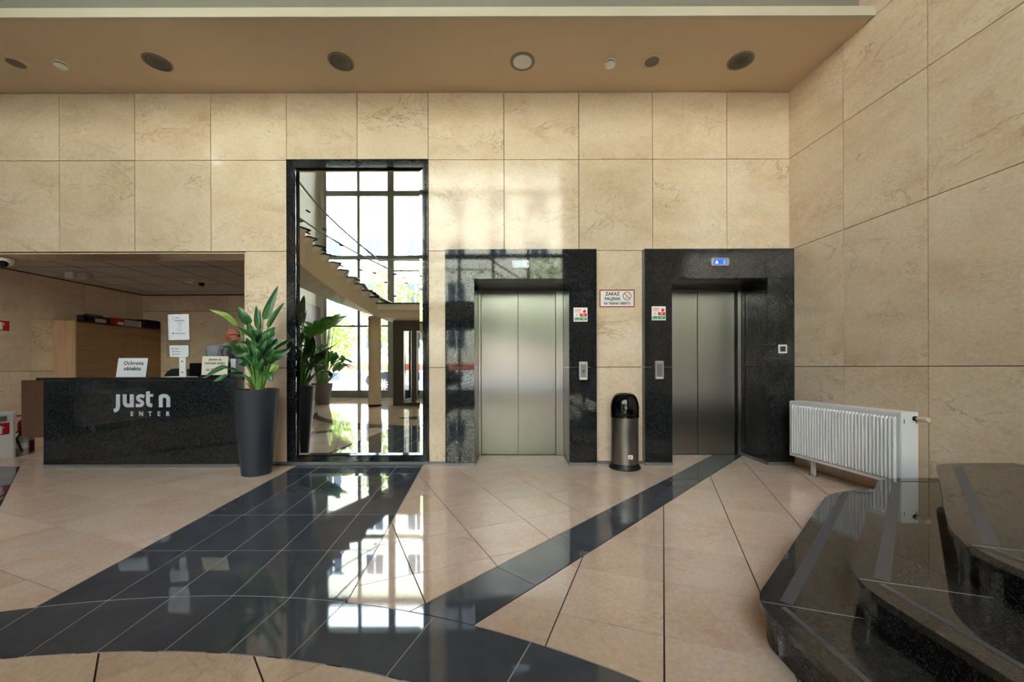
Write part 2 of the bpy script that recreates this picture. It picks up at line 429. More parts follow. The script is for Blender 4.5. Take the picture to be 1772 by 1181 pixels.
o = obj('far_dark_tiles', far_dark, 'dark_marble', floor, smooth=False); o['kind'] = 'stuff'
# pale grout under the dark tiles
gb = bmesh.new()
prism([(bandL[0]+UX*2.65, YT), (bandL[0], 1.95), (bandL[0]+.03, 1.6), (bandR[0]-.03, 1.6), bandR, (bandR[0]+UX*2.65, YT)], -.0062, -.0010, gb)
ar = [(CU[0]+(RU-.004)*math.cos(R(a)), CU[1]+(RU-.004)*math.sin(R(a))) for a in range(10, 171, 4)]
ai = [(CL[0]+(RL+.004)*math.cos(R(a)), CL[1]+(RL+.004)*math.sin(R(a))) for a in range(170, 9, -4)]
n_ = len(ar)
for k in range(n_-1): prism([ar[k], ar[k+1], ai[n_-2-k], ai[n_-1-k]][::-1], -.0062, -.0012, gb)
obj('pale_grout', gb, 'joint_light', floor, smooth=False)

# ------------------------------------------------------------------ walls
YB = 4.67
ZR = [0, 1.12, 2.47, 3.526, 4.305]
JX = [-7.27, -6.97, -6.10, -5.234, -4.361, -3.481, -2.605, -1.787, -.964, -.087, .779, 1.633, 2.493, 3.232]
PG = .0034
wall_back = obj('wall_back', bx(-7.27, 3.6, YB, YB+.28, 2.47, 4.31), 'joint_dark', smooth=False); props(wall_back, kind='structure')
for x0, x1 in ((-3.084, -.765), (.967, 1.503)):
    props(obj('wall_back', bx(x0, x1, YB, YB+.28, 0, 2.462), 'joint_dark', smooth=False), kind='structure')
def panel(x0, x1, z0, z1, par=None, y=YB):
    obj('panel', bx(x0+PG, x1-PG, y-.02, y, z0+PG, z1-PG), 'limestone', par or wall_back, smooth=False)
for i in range(len(JX)-1):
    panel(JX[i], JX[i+1], ZR[3], ZR[4])
    if not 6 <= i <= 7: panel(JX[i], JX[i+1], ZR[2], ZR[3])
panel(-3.084, -2.597, 1.12, 2.47); panel(-3.084, -2.597, 0, 1.12)
panel(-.964, -.758, 1.12, 2.47); panel(-.964, -.758, 0, 1.12)
panel(.962, 1.51, 1.12, 2.47); panel(.962, 1.51, 0, 1.12)
# lintel underside lining
obj('panel', bx(-7.27, -3.084, YB-.018, YB+.28, 2.447, 2.459), 'limestone', wall_back, smooth=False)
obj('panel', bx(-3.096, -3.085, YB-.018, YB+.28, 0, 2.446), 'limestone', wall_back, smooth=False)

C0 = Vector((3.232, YB, 0)); wd = Vector((.0878, -1, 0)).normalized(); wn_ = Vector((-1, -.0878, 0)).normalized()
wall_right = obj('wall_right', slab(C0+wd*-1.0, wd, -wn_, -.2, 11.8, 0, 9.0, .3), 'joint_dark', smooth=False); props(wall_right, kind='structure')
TJ = [-.02, .708, 1.453, 2.2, 2.945, 3.69, 4.435, 5.18, 5.925, 6.67, 7.415, 8.16, 8.905, 9.65, 10.66]
ZW = ZR + [5.4, 6.6, 7.8, 9.0]
for i in range(len(TJ)-1):
    for j in range(len(ZW)-1):
        obj('panel', slab(C0, wd, wn_, TJ[i]+PG, TJ[i+1]-PG, ZW[j]+PG, ZW[j+1]-PG, .02), 'limestone', wall_right, smooth=False)
XL = -7.27; YR = 7.91
wall_left = obj('wall_left', bx(XL-.3, XL, -5.93, YR+.3, 0, 9.0), 'joint_dark', smooth=False); props(wall_left, kind='structure')
for y0, y1 in ((-5.92, -5.0), (-4.99, -4.06)):
    obj('cladding_panel', bx(XL, XL+.02, y0, y1, .02, 3.40), 'lilac_panel', wall_left, smooth=False); obj('cladding_panel', bx(XL, XL+.02, y0, y1, 3.41, 8.9), 'render_white', wall_left, smooth=False)
LJ = [-4.05, -3.3, -2.3, -1.3, -.3, .7, 1.7, 2.7, 3.7, 4.65]
for i in range(len(LJ)-1):
    for z0, z1 in zip(ZW, ZW[1:]): obj('panel', bx(XL, XL+.02, LJ[i]+PG, LJ[i+1]-PG, z0+PG, z1-PG), 'black_granite', wall_left, smooth=False)
RJ = [4.94, 5.29, 6.05, 6.81, 7.57, YR]
for i in range(len(RJ)-1):
    for z0, z1 in ((0, 1.08), (1.08, 2.55)): obj('panel', bx(XL, XL+.02, RJ[i]+PG, RJ[i+1]-PG, z0+PG, z1-PG), 'limestone', wall_left, smooth=False)
wall_rec = obj('wall_back', bx(XL, -2.78, YR, YR+.3, 0, 4.3), 'joint_dark', smooth=False); props(wall_rec, kind='structure')
QJ = [XL+.02, -6.52, -5.595, -4.67, -3.745, -3.1]
for i in range(len(QJ)-1):
    for z0, z1 in ((0, 1.06), (1.06, 2.235), (2.235, 2.55)): panel(QJ[i], QJ[i+1], z0, z1, wall_rec, YR)
wall_rr = obj('wall_right', bx(-3.08, -2.78, YB+.31, YR, 0, 4.3), 'upper_paint', smooth=False); props(wall_rr, kind='structure')
props(obj('wall_sun_block', bx(-7.6, 4.4, 8.3, 8.6, 0, 9.2), 'upper_paint', smooth=False), kind='structure')  # unseen wall added behind the lobby to block the sun
props(obj('wall_sun_block', bx(3.3, 3.6, YB+.3, 8.3, 0, 9.2), 'upper_paint', smooth=False), kind='structure')  # second added sun block, closing the unseen side behind the lifts

# reception suspended ceiling
ceil_r = obj('ceiling', bx(XL, -3.09, YB+.285, YR, 2.564, 2.70), 'joint_dark', smooth=False); props(ceil_r, kind='structure')
XJ = [XL+.02, -6.85, -6.19, -5.53, -4.87, -4.21, -3.55, -3.1]; YJ = [4.96, 5.10, 5.70, 6.33, 6.93, 7.53, YR-.03]
for i in range(len(XJ)-1):
    for j in range(len(YJ)-1):
        obj('ceiling_tile', bx(XJ[i]+.013, XJ[i+1]-.013, YJ[j]+.013, YJ[j+1]-.013, 2.561, 2.5635), 'ceiling_board', ceil_r, smooth=False)
# lobby soffit, fascia, wall above it, high ceiling
YF = 3.665
sof = obj('ceiling', bx(-7.27, 3.29, YF+.012, YB, 4.306, 4.384), 'soffit_paint', smooth=False); props(sof, kind='structure')
props(obj('trim_1', bx(-7.27, 3.316, YF-.03, YF+.011, 4.30, 4.385), 'fascia_paint', smooth=False), kind='structure')
props(obj('trim_2', bx(-7.27, 3.29, YF+.13, YF+.2, 4.386, 4.62), 'grey_paint', smooth=False), kind='structure')
props(obj('wall_upper', bx(-7.27, 3.6, YF+.2, YF+.35, 4.385, 9.0), 'soffit_paint', smooth=False), kind='structure')
props(obj('ceiling', bx(-7.8, 4.6, -6.4, 8.6, 9.0, 9.3), 'grey_paint', smooth=False), kind='structure')
# plinth strips
def plinth(x0, x1, y, nm='baseboard_back'):
    props(obj(nm, bx(x0, x1, y-.006, y, 0, .034), 'plinth_grey', smooth=False), kind='structure')
plinth(-3.08, -2.60, YB-.0205); plinth(-.962, -.76, YB-.0205); plinth(.964, 1.505, YB-.0205)

# ------------------------------------------------------------------ mirror in its granite surround
mr = root('wall_mirror', (-1.78, YB, 0), 'tall mirror with black granite frame between the potted plant and the lift', 'mirror')
for x0, x1, z0, z1 in ((-2.597, -1.79, 3.428, 3.526), (-1.786, -.966, 3.428, 3.526), (-2.597, -2.49, .036, 3.424), (-1.026, -.966, .036, 3.424), (-2.486, -1.03, .036, .096)):
    obj('granite_slab', bx(x0, x1, 4.628, YB, z0, z1), 'black_granite', mr, smooth=False)
obj('backing', bx(-2.488, -1.028, 4.662, YB, .098, 3.426), 'black_plastic', mr, smooth=False)
obj('plinth', bx(-2.597, -.966, 4.620, YB, 0, .034), 'plinth_grey', mr, smooth=False)
mx0, mx1, mz0, mz1 = -2.452, -1.066, .135, 3.385
obj('mirror_pane', bx(mx0, mx1, 4.648, 4.661, mz0, mz1), 'mirror_glass', mr, smooth=False)
bm = bmesh.new(); e_ = .030
I = [(mx0,mz0),(mx1,mz0),(mx1,mz1),(mx0,mz1)]; O_ = [(mx0-e_,mz0-e_),(mx1+e_,mz0-e_),(mx1+e_,mz1+e_),(mx0-e_,mz1+e_)]
vi = [bm.verts.new((x, 4.648, z)) for x, z in I]; vo_ = [bm.verts.new((x, 4.654, z)) for x, z in O_]
for k in range(4): bm.faces.new((vi[k], vi[(k+1)%4], vo_[(k+1)%4], vo_[k]))
obj('bevelled_edge', bm, 'mirror_glass', mr, smooth=False)

# ------------------------------------------------------------------ lifts
YG = 4.56; YD = 5.13
def lift(x0, x1, a, b_, label, zj):
    t_ = root('elevator', ((a+b_)/2, YB, 0), label, 'elevator')
    S = lambda *k: obj('granite_slab', bx(*k), 'black_granite', t_, smooth=False)
    zt, zo = 2.462, 2.126
    S(x0, x1, YG, YB-.001, zo+.001, zt)
    S(x0, a, YG, YB-.001, 1.121, zo-.001); S(x0, a, YG, YB-.001, .036, 1.118)
    S(b_, x1, YG, YB-.001, 1.121, zo-.001); S(b_, x1, YG, YB-.001, .036, 1.118)
    for z0, z1 in ((.036, 1.118), (1.121, zo+.04)):
        S(a-.02, a, YB+.001, YD+.05, z0, z1); S(b_, b_+.02, YB+.001, YD+.05, z0, z1)
    obj('soffit_board', bx(a, b_, YB+.001, YD+.05, zo+.045, zo+.06), 'black_granite', t_, smooth=False)
    obj('plinth', bx(x0, a+.003, YG-.006, YG+.05, 0, .034), 'plinth_grey', t_, smooth=False)
    obj('plinth', bx(b_-.003, x1, YG-.006, YG+.05, 0, .034), 'plinth_grey', t_, smooth=False)
    obj('plinth', bx(b_-.004, b_+.02, YG+.05, YD-.02, 0, .034), 'plinth_grey', t_, smooth=False)
    obj('plinth', bx(a-.02, a+.004, YG+.05, YD-.02, 0, .034), 'plinth_grey', t_, smooth=False)
    zd = 2.089
    obj('steel_header', bx(a+.001, b_-.001, YD-.045, YD+.04, zd, zo+.044, .002), 'brushed_steel', t_)
    return t_, zd
def jamb(t_, x0, x1, zd): obj('steel_jamb', bx(x0, x1, YD-.045, YD+.04, 0.001, zd-.001, .002), 'brushed_steel', t_)
def leaf(t_, x0, x1, zd, y): obj('door_panel', bx(x0, x1, y, y+.03, .006, zd-.002, .002), 'brushed_steel', t_)
L1, zd = lift(-.758, .962, -.4265, .6496, 'lift nearer the mirror, twin brushed steel doors centred in black granite', 0)
jamb(L1, -.4255, -.392, zd); jamb(L1, .556, .6486, zd)
leaf(L1, -.391, .0765, zd, YD); leaf(L1, .079, .553, zd, YD-.012)
L2, zd = lift(1.508, 3.208, 1.819, 2.905, 'lift nearer the radiator, steel doors with wide dark granite reveal on the right', 0)
jamb(L2, 1.821, 1.87, zd); jamb(L2, 2.86, 2.903, zd)
leaf(L2, 1.88, 2.367, zd, YD); leaf(L2, 2.3695, 2.835, zd, YD-.012)
for t_, a, b_ in ((L1, -.4255, .6486), (L2, 1.821, 2.903)):
    obj('backing', bx(a, b_, YD+.045, YD+.08, 0, 2.17), 'black_plastic', t_, smooth=False)
YG = YG - .0004
def display(px, pz, w_, h_, label, pale):
    d = root('floor_display', (px, YG, pz), label, 'display')
    p = lambda P, z=0: plate(P, (px, YG - z, pz), XR, ZU)
    obj('housing', plate([rrect(-w_/2, -h_/2, w_/2, h_/2, .015)], (px, YG, pz), XR, ZU, .012), 'white_plastic' if pale else 'silver_plastic', d)
    s = obj('screen', plate([rect(-w_*.36, -h_*.32, w_*.34, h_*.34)], (px, YG-.0121, pz), XR, ZU, .001), 'lcd_pale' if pale else 'lcd_blue', d)
    if pale:
        obj('key_switch', plate([disc(w_*.43, 0, .008, 14)], (px, YG-.0121, pz), XR, ZU, .002), 'dark_metal', d)
        obj('digit', plate([rect(.028, -.02, .034, .02), rect(.045, -.02, .052, .02)], (px, YG-.0132, pz), XR, ZU, .0005), 'lcd_white', d)
    else:
        obj('arrow', plate([[(-.058,-.020),(-.020,-.020),(-.039,.020)]], (px, YG-.0132, pz), XR, ZU, .0005), 'lcd_white', d)
        text('2', .05, (px+.045, YG-.0132, pz-.018), 'lcd_white', d, name='digit')
display(.098, 2.290, .196, .088, 'white framed lit floor display above the lift nearer the mirror', True)
display(2.361, 2.310, .203, .088, 'blue lit display showing an arrow and a 2, above the lift by the radiator', False)
def callp(px, pz, label, two):
    d = root('call_button', (px, YG, pz), label, 'call panel'); w_, h_ = .094, .209
    obj('housing', plate([rrect(-w_/2, -h_/2, w_/2, h_/2, .012)], (px, YG, pz), XR, ZU, .016), 'silver_plastic', d)
    obj('face_plate', plate([rect(-w_*.33, -h_*.36, w_*.33, h_*.34)], (px, YG-.0161, pz), XR, ZU, .002), 'plinth_grey', d)
    for z in ((.035, -.012) if two else (-.006,)):
        obj('button', plate([rrect(-.014, z-.014, .014, z+.014, .004, 2)], (px, YG-.0182, pz), XR, ZU, .003), 'chrome', d)
    obj('name_strip', plate([rect(-w_*.4, -h_*.45, w_*.4, -h_*.38)], (px, YG-.0161, pz), XR, ZU, .002), 'white_plastic', d)
    obj('lamp', plate([disc(0, h_*.42, .006, 10)], (px, YG-.0161, pz), XR, ZU, .002), 'white_plastic', d)
callp(.808, 1.078, 'slim grey lift call panel with one button, on granite left of the dustbin', False)
callp(1.670, 1.085, 'slim grey lift call panel with two buttons, on granite right of the dustbin', True)
def notice(px, pz, label):
    s = .158; d = root('fire_notice', (px, YG, pz), label, 'sign'); q = s/2
    pl_ = lambda P, mt, nm, z=.0016, lab=None: obj(nm, plate(P, (px, YG-z, pz), XR, ZU, .0005), mt, d, smooth=False)
    obj('board', plate([rect(-q,-q,q,q)], (px, YG, pz), XR, ZU, .0015), 'sign_white', d, smooth=False)
    pl_([rect(-.068,.048,.008,.056), rect(-.068,.028,.000,.034)], 'red', 'text_lines')
    fl = [(.042,.018),(.030,.026),(.026,.038),(.032,.048),(.034,.040),(.038,.052),(.048,.068),(.048,.056),(.054,.046),(.058,.052),(.064,.040),(.060,.026),(.052,.018)]
    pl_([fl], 'red', 'flame')
    pl_(ring_quads(-.042, -.004, .011, .014, 18) + stroke([(-.050,.004),(-.034,-.012)], .003), 'red', 'prohibition_symbol')
    pl_([rect(-.008,-.022,.072,.014)], 'red', 'red_field')
    pl_([rect(-.070,-.066,-.014,-.032), rect(-.008,-.066,.072,-.032)], 'green', 'green_field')
    pl_([rect(.012,.000,.052,.005), rect(.020,-.012,.044,-.008), rect(.012,-.046,.056,-.041), rect(.02,-.057,.048,-.053), rect(-.064,-.052,-.056,-.042), rect(-.040,-.058,-.028,-.052)], 'sign_white', 'white_lines', .0022)['kind'] = 'stuff'
notice(.779, 1.7165, 'small fire notice with flame and green fields, left of the no-smoking sign')
notice(1.667, 1.7285, 'small fire notice with flame and green fields, right of the no-smoking sign')
# no smoking sign
px, pz, YN = 1.2177, 1.914, YB-.02
ns = root('no_smoking_sign', (px, YN, pz), 'white no-smoking sign with red border on limestone between the lifts', 'sign')
obj('board', plate([rect(-.204,-.102,.204,.102)], (px, YN, pz), XR, ZU, .003), 'sign_white', ns, smooth=False)
bw = .0125
obj('red_border', plate([rect(-.204,-.102,.204,-.102+bw), rect(-.204,.102-bw,.204,.102), rect(-.204,-.102+bw,-.204+bw,.102-bw), rect(.204-bw,-.102+bw,.204,.102-bw)], (px, YN-.0031, pz), XR, ZU, .0006), 'sign_red', ns, smooth=False)
text('ZAKAZ', .054, (px-.053, YN-.0034, pz+.035), 'ink', ns, bold=.0016, sx=.86, space=1.08)
text('PALENIA', .052, (px-.053, YN-.0034, pz-.021), 'ink', ns, bold=.0016, sx=.86, space=1.08)
text('NA TERENIE OBIEKTU', .038, (px, YN-.0034, pz-.071), 'ink', ns, bold=.0012, sx=.82)
obj('rule_line', plate([rect(-.17,-.034,.17,-.0325)], (px, YN-.0031, pz), XR, ZU, .0005), 'ink_grey', ns, smooth=False)
obj('prohibition_ring', plate(ring_quads(.115, .027, .041, .049), (px, YN-.0031, pz), XR, ZU, .0006), 'sign_red', ns, smooth=False)
obj('prohibition_bar', plate(stroke([(.083,.058),(.147,-.004)], .0075), (px, YN-.0038, pz), XR, ZU, .0005), 'sign_red', ns, smooth=False)
obj('cigarette', plate([rect(.100,.006,.112,.0125)[:], [(.105,.0),(.118,.012),(.112,.016),(.100,.004)], [(.123,.036),(.128,.046),(.131,.044),(.126,.034)]], (px, YN-.0031, pz), XR, ZU, .0005), 'ink', ns, smooth=False)
sw = root('wall_switch', (3.07, YG, 1.32), 'small square switch with white frame and dark centre on the granite', 'switch')
obj('frame', plate([rrect(-.049,-.049,.049,.049,.006,2)], (3.07, YG, 1.32), XR, ZU, .008), 'white_plastic', sw)
obj('rocker', plate([rect(-.030,-.030,.030,.030)], (3.07, YG-.0081, 1.32), XR, ZU, .003), 'charcoal_pot', sw, smooth=False)

# ------------------------------------------------------------------ dustbin
bc = (1.248, 4.455, 0)
tb = root('trash_bin', bc, 'brushed steel dustbin with black dome lid between the two lifts', 'trash bin')
obj('base', lathe([(.165,0),(.172,.008),(.170,.022),(.150,.050),(.148,.062)], bc, 40), 'black_rubber', tb)
obj('body', lathe([(.147,.052),(.147,.575)], bc, 48), 'brushed_steel', tb)
obj('rim', lathe([(.149,.565),(.154,.570),(.154,.592),(.149,.598)], bc, 40), 'black_gloss', tb)
dm = [(.150,.594),(.153,.61),(.154,.66)] + [(.070+.084*math.cos(R(a)), .66+.168*math.sin(R(a))) for a in range(12, 91, 13)] + [(.066,.826),(.060,.815),(.058,.79),(0,.79)]
obj('dome_lid', lathe(dm, bc, 40), 'black_gloss', tb)
so = (bc[0]+.020, bc[1]-.1478, .150)
obj('sticker', plate([rrect(-.026,-.022,.026,.022,.004,2)], so, XR, ZU, .001), 'sign_white', tb, smooth=False)
text('JK', .036, (so[0], so[1]-.0012, so[2]-.013), 'ink', tb)

# ------------------------------------------------------------------ radiator
def radiator(label, group=None):                      # local frame: length along +x, front faces -y, floor at z 0
    r = root('radiator', (0,0,0), label, 'radiator', group)
    Ln, Dp, z0, z1 = 1.14, .150, .165, .752
    bm = bmesh.new(); n = 33; m_ = .030; hw = (Ln-2*m_)/n
    prof = []
    for k in range(n):
        x = m_ + k*hw
        prof += [(x+hw*.10, .002), (x+hw*.28, -.017), (x+hw*.58, -.017), (x+hw*.76, .002)]
    zs = [(z0+.026, 0), (z0+.044, 1), (z1-.056, 1), (z1-.038, 0)]
    rows = [[bm.verts.new((x, d*f, z)) for x, d in prof] for z, f in zs]
    for a, b2 in zip(rows, rows[1:]):
        for k in range(len(prof)-1): bm.faces.new((a[k], a[k+1], b2[k+1], b2[k]))
    obj('ribbed_front', bm, 'white_enamel', r, ang=18)
    bm = bmesh.new()
    for k in (0,): bx(0, Ln, .004, .012, z0, z1-.006, bm=bm)
    bx(.0, Ln, -.004, .0, z0, z0+.024, bm=bm); bx(.0, Ln, -.004, .0, z1-.036, z1-.006, bm=bm); bx(0, m_*.6, -.004, 0, z0, z1-.006, bm=bm); bx(Ln-m_*.6, Ln, -.004, 0, z0, z1-.006, bm=bm)
    obj('front_frame', bm, 'white_enamel', r, smooth=False)
    obj('side_panel', bx(-.002, .010, .006, Dp, z0, z1, .002), 'white_enamel', r); obj('side_panel', bx(Ln-.010, Ln+.002, .006, Dp, z0, z1, .002), 'white_enamel', r)
    obj('rear_panel', bx(.01, Ln-.01, Dp-.012, Dp, z0, z1-.006), 'white_enamel', r, smooth=False)
    bm = bmesh.new(); 
    bx(0, Ln, .012, .020, z1-.010, z1, bm=bm); bx(0, Ln, Dp-.008, Dp, z1-.010, z1, bm=bm)
    for k in range(58): x = .012 + k*(Ln-.024)/57; bx(x-.007, x+.007, .018, Dp-.006, z1-.006, z1-.001, bm=bm)
    obj('top_grille', bm, 'white_enamel', r, smooth=False)
    for y in (.022, Dp-.02): obj('vent_slot', bx(Ln+.0021, Ln+.003, y, y+.006, z1-.09, z1-.055), 'dark_metal', r, smooth=False)
    for x in (.22, .92):
        f_ = obj('foot', bx(x-.016, x+.016, Dp*.4, Dp*.4+.03, .006, z0+.03), 'white_plastic', r, smooth=False)
        obj('foot_plate', lathe([(.045,0),(.045,.005),(.02,.012)], (x, Dp*.4+.015, 0), 20), 'chrome', r)
    vx = Ln + .002; vy, vz = .115, z1-.050
    v = obj('thermostat', tube([(vx+.022,vy,vz),(vx+.03,vy,vz),(vx+.06,vy,vz),(vx+.072,vy,vz),(vx+.10,vy,vz),(vx+.108,vy,vz)], [.015,.018,.019,.023,.022,.014], 16), 'cream_plastic', r)
    obj('valve_collar', tube([(vx,vy,vz),(vx+.021,vy,vz)], .020, 14), 'dark_metal', r)
    for x in (.2, .94): obj('wall_bracket', bx(x-.02, x+.02, Dp+.001, Dp+.075, .35, .60), 'white_plastic', r, smooth=False)
    return r
rd = radiator('white ribbed panel radiator on the right-hand stone wall beside the black steps')
ang = math.atan2(wd.y, wd.x)
# the front left end stands at (3.01, 4.31)
rd.location = (2.998, 4.335, 0); rd.rotation_euler = (0, 0, ang)
rd2 = copy_tree(rd); rd2['label'] = 'white panel radiator on the left lobby wall, seen only as reflection in the desk front'
rd2.location = (XL+.26, 1.35, 0); rd2.rotation_euler = (0, 0, R(90))

# ------------------------------------------------------------------ granite steps
def offset_poly(pts, d):                               # open outline, offset to the inner (right-hand) side
    out = []; n = len(pts)
    for i in range(n):
        a = Vector(pts[max(i-1,0)]); b2 = Vector(pts[i]); c2 = Vector(pts[min(i+1,n-1)])
        t1 = (b2-a) if i > 0 else (c2-b2); t2 = (c2-b2) if i < n-1 else (b2-a)
        n1 = Vector((t1.y, -t1.x)).normalized(); n2 = Vector((t2.y, -t2.x)).normalized()
        mn = (n1+n2).normalized(); k = d/max(.3, mn.dot(n1)); q = b2 + mn*k; out.append((q.x, q.y))
    return out
def round_line(P, rads, n=6):
    out = [P[0]]
    for i in range(1, len(P)-1):
        a, b2, c2 = Vector(P[i-1]), Vector(P[i]), Vector(P[i+1])
        d1 = (a-b2).normalized(); d2 = (c2-b2).normalized(); rad = rads[i-1]; th_ = d1.angle(d2); tl = rad/math.tan(th_/2)
        s = b2 + d1*tl; e = b2 + d2*tl; ctr = b2 + (d1+d2).normalized()*(rad/math.sin(th_/2))
        a0 = math.atan2(s.y-ctr.y, s.x-ctr.x); a1 = math.atan2(e.y-ctr.y, e.x-ctr.x); dd = (a1-a0+math.pi)%(2*math.pi)-math.pi
        for k in range(n+1): out.append((ctr.x+rad*math.cos(a0+dd*k/n), ctr.y+rad*math.sin(a0+dd*k/n)))
    out.append(P[-1]); return out
st = root('entrance_steps', (2.2, 1.6, 0), 'three dark polished granite steps with rounded corners against the right wall', 'steps')
YE = -3.0
def wx(y): return 3.232 + .0878*(YB-y) - .022
steps = [((2.49,3.15), (1.0,1.66), .155, .85, .25), ((2.646,2.906), (1.285,1.545), .310, .45, .42), ((2.855,2.71), (1.632,1.487), .465, .35, .55)]
for i, (ca, cb, zt, ra, rb) in enumerate(steps):
    line = [(wx(ca[1]), ca[1]), ca, cb, (cb[0]+.0, YE)]          # nosing line, walked so that the tread lies on its left
    line = line
    rl = round_line(line, (ra, rb), 8)
    far = [(wx(YE), YE)]
    tread = rl + far
    # two tread slabs, split at the front corner with a fine joint
    nb = len(rl)
    cut = nb - 2 - 4
    back = [(wx(YE), YE)]
    dirj = Vector((.94, -.34)).normalized()
    pc = Vector(rl[cut]); pj = pc + dirj*6
    hx = lambda s: (half(pc.x, pc.y, dirj.x, dirj.y, s, .0012), None)
    for s in (1, -1):
        pp = clip(tread, hx(s)[0])
        b3 = prism(pp, zt-.028, zt); 
        tp = max(b3.faces, key=lambda f: f.calc_center_median().z + (1 if abs(f.normal.z) > .9 else 0))
        obj('tread_slab', b3, 'step_granite', st, ang=40)
    jq = [pc + dirj*.004, pc + dirj*.42]; jn = Vector((-dirj.y, dirj.x))*.0013
    obj('joint', prism([tuple(jq[0]-jn), tuple(jq[1]-jn), tuple(jq[1]+jn), tuple(jq[0]+jn)], zt-.02, zt+.0004), 'joint_light', st, smooth=False)
    ri_ = offset_poly(rl, -.028)
    zb = zt - .155
    # risers: one strip of granite per stretch, narrow staves round the corners
    bmj = bmesh.new(); k = 0; idx = list(range(len(ri_)-1))
    for q in idx:
        a, b2 = Vector(ri_[q]), Vector(ri_[q+1]); L_ = (b2-a).length
        parts_ = 1
        if L_ > .9: parts_ = int(L_/.6)
        for z in range(parts_):
            p0 = a + (b2-a)*(z/parts_); p1 = a + (b2-a)*((z+1)/parts_); dn = (p1-p0).normalized(); nn = Vector((-dn.y, dn.x))
            p0 = p0 + dn*.0012; p1 = p1 - dn*.0012
            pr = [(p0.x,p0.y),(p1.x,p1.y),(p1.x-nn.x*.004,p1.y-nn.y*.004),(p0.x-nn.x*.004,p0.y-nn.y*.004)]
            obj('riser_slab', prism(pr, zb, zt-.0285), 'black_granite', st, smooth=False)
    core = offset_poly(rl, -.0286) + [(wx(YE), YE+.02)]
    obj('core', prism(core, max(zb, .001), zt-.029), 'joint_light', st, smooth=False)
    # anti-slip strips along the nosing
    ns_ = offset_poly(line, -.075)
    segs = [(0,1),(1,2),(2,3)]
    for a_, b_ in segs:
        p, q = Vector(ns_[a_]), Vector(ns_[b_]); dn = (q-p).normalized()
        p = p + dn*(.02 if a_ else .05); q = q - dn*.035; nn = Vector((-dn.y, dn.x))
        wdt = .046 if a_ == 1 else .022
        obj('anti_slip_strip', prism([(p.x,p.y),(q.x,q.y),(q.x+nn.x*wdt,q.y+nn.y*wdt),(p.x+nn.x*wdt,p.y+nn.y*wdt)], zt, zt+.0012), 'mat_strip' if 'mat_strip' in MATS else (mat('mat_strip', (92,92,102), .5) and 'mat_strip'), st, smooth=False)

# ------------------------------------------------------------------ reception desk
YK = 4.53
dk = root('reception_desk', (-4.2, YK, 0), 'black granite reception desk with silver lettering and walnut return', 'desk')
for x0, x1 in ((-5.286, -4.1345), (-4.1315, -3.10)):
    obj('granite_panel', bx(x0, x1, YK, YK+.03, .036, .978), 'black_granite', dk, smooth=False)
obj('countertop', bx(-5.36, -3.10, YK-.012, YK+.36, .980, 1.016, .003), 'black_granite', dk)
obj('plinth', bx(-5.29, -3.10, YK-.004, YK+.05, 0, .034), 'plinth_grey', dk, smooth=False)
obj('carcass', bx(-5.28, -3.10, YK+.031, YK+.07, .035, .978), 'dark_walnut', dk, smooth=False)
obj('work_surface', bx(-5.28, -3.12, YK+.071, 5.25, .72, .75), 'dark_walnut', dk, smooth=False)
obj('side_return', bx(-5.77, -5.288, 4.72, 5.40, .307, .983, .003), 'dark_walnut', dk)
U = .000771; lx, lz = -4.594, 1.355                         # lettering sketch units: px at (180, 600)
def LG(P): return [(x*U, -y*U) for x, y in P]
LO = (lx, YK-.0005, lz)
def letter(paths, wd=55, extra=()):
    q = []
    for P in paths: q += stroke(smooth_path(LG(P), 5), wd*U)
    bm = plate(q, LO, XR, ZU, .006)
    plate([LG(e) for e in extra], LO, XR, ZU, .0054, bm)
    obj('letter', bm, 'logo_silver', dk, smooth=False)
letter([[(199,716),(199,790),(199,858),(188,896),(166,917),(140,927)]], 56, [[(171,688),(200,684),(218,686),(227,695),(227,717),(171,717)]])
letter([[(297,686),(297,790),(303,825),(325,845),(360,849),(401,849)]], 54, [rect(372,686,428,875)])
letter([[(582,722),(540,708),(502,716),(489,742),(504,768),(540,788),(556,812),(550,836),(520,850),(460,850)]], 46)
letter([[(637,722),(637,800),(642,828),(660,844),(698,849)]], 54, [[(610,650),(640,640),(664,644),(664,722),(610,722)], rect(664,684,710,722)])
letter([[(824,724),(850,711),(893,711),(922,730),(933,770),(933,874)]], 54, [rect(797,706,852,875)])
for ch, u_ in (('E',403),('N',535),('T',665),('E',795),('R',925)):
    text(ch, .072, (lx+u_*U, YK-.003, lz-1003*U), 'logo_silver', dk, bold=.0014, sx=.86, th=.003, name='letter')

# signs on the counter
ZC = 1.0165
sg = root('desk_sign', (-4.42, 4.68, ZC), 'tilted white sheet reading Ochrona obiektu standing on the desk', 'sign')
so = Vector((-4.592, 4.655, ZC+.002)); rr = Vector((1, .0, 0)); uu = Vector((.045, .10, .99)).normalized()
nn_ = rr.cross(uu)
obj('sheet', plate([rect(0,0,.345,.222)], so, rr, uu, .001), 'paper', sg, smooth=False)
obj('stand', plate([rect(.05,0,.30,.19)], so + Vector((0,.012,0)), rr, (uu - rr*uu.dot(rr)).normalized(), .003), 'clear_glass', sg, smooth=False)
text('Ochrona', .062, so + rr*.185 + uu*.142 + nn_*.0015, 'ink', sg, rr, uu, bold=.0012, sx=.95, space=1.1)
text('obiektu', .062, so + rr*.180 + uu*.078 + nn_*.0015, 'ink', sg, rr, uu, bold=.0018, sx=.95, space=1.1)

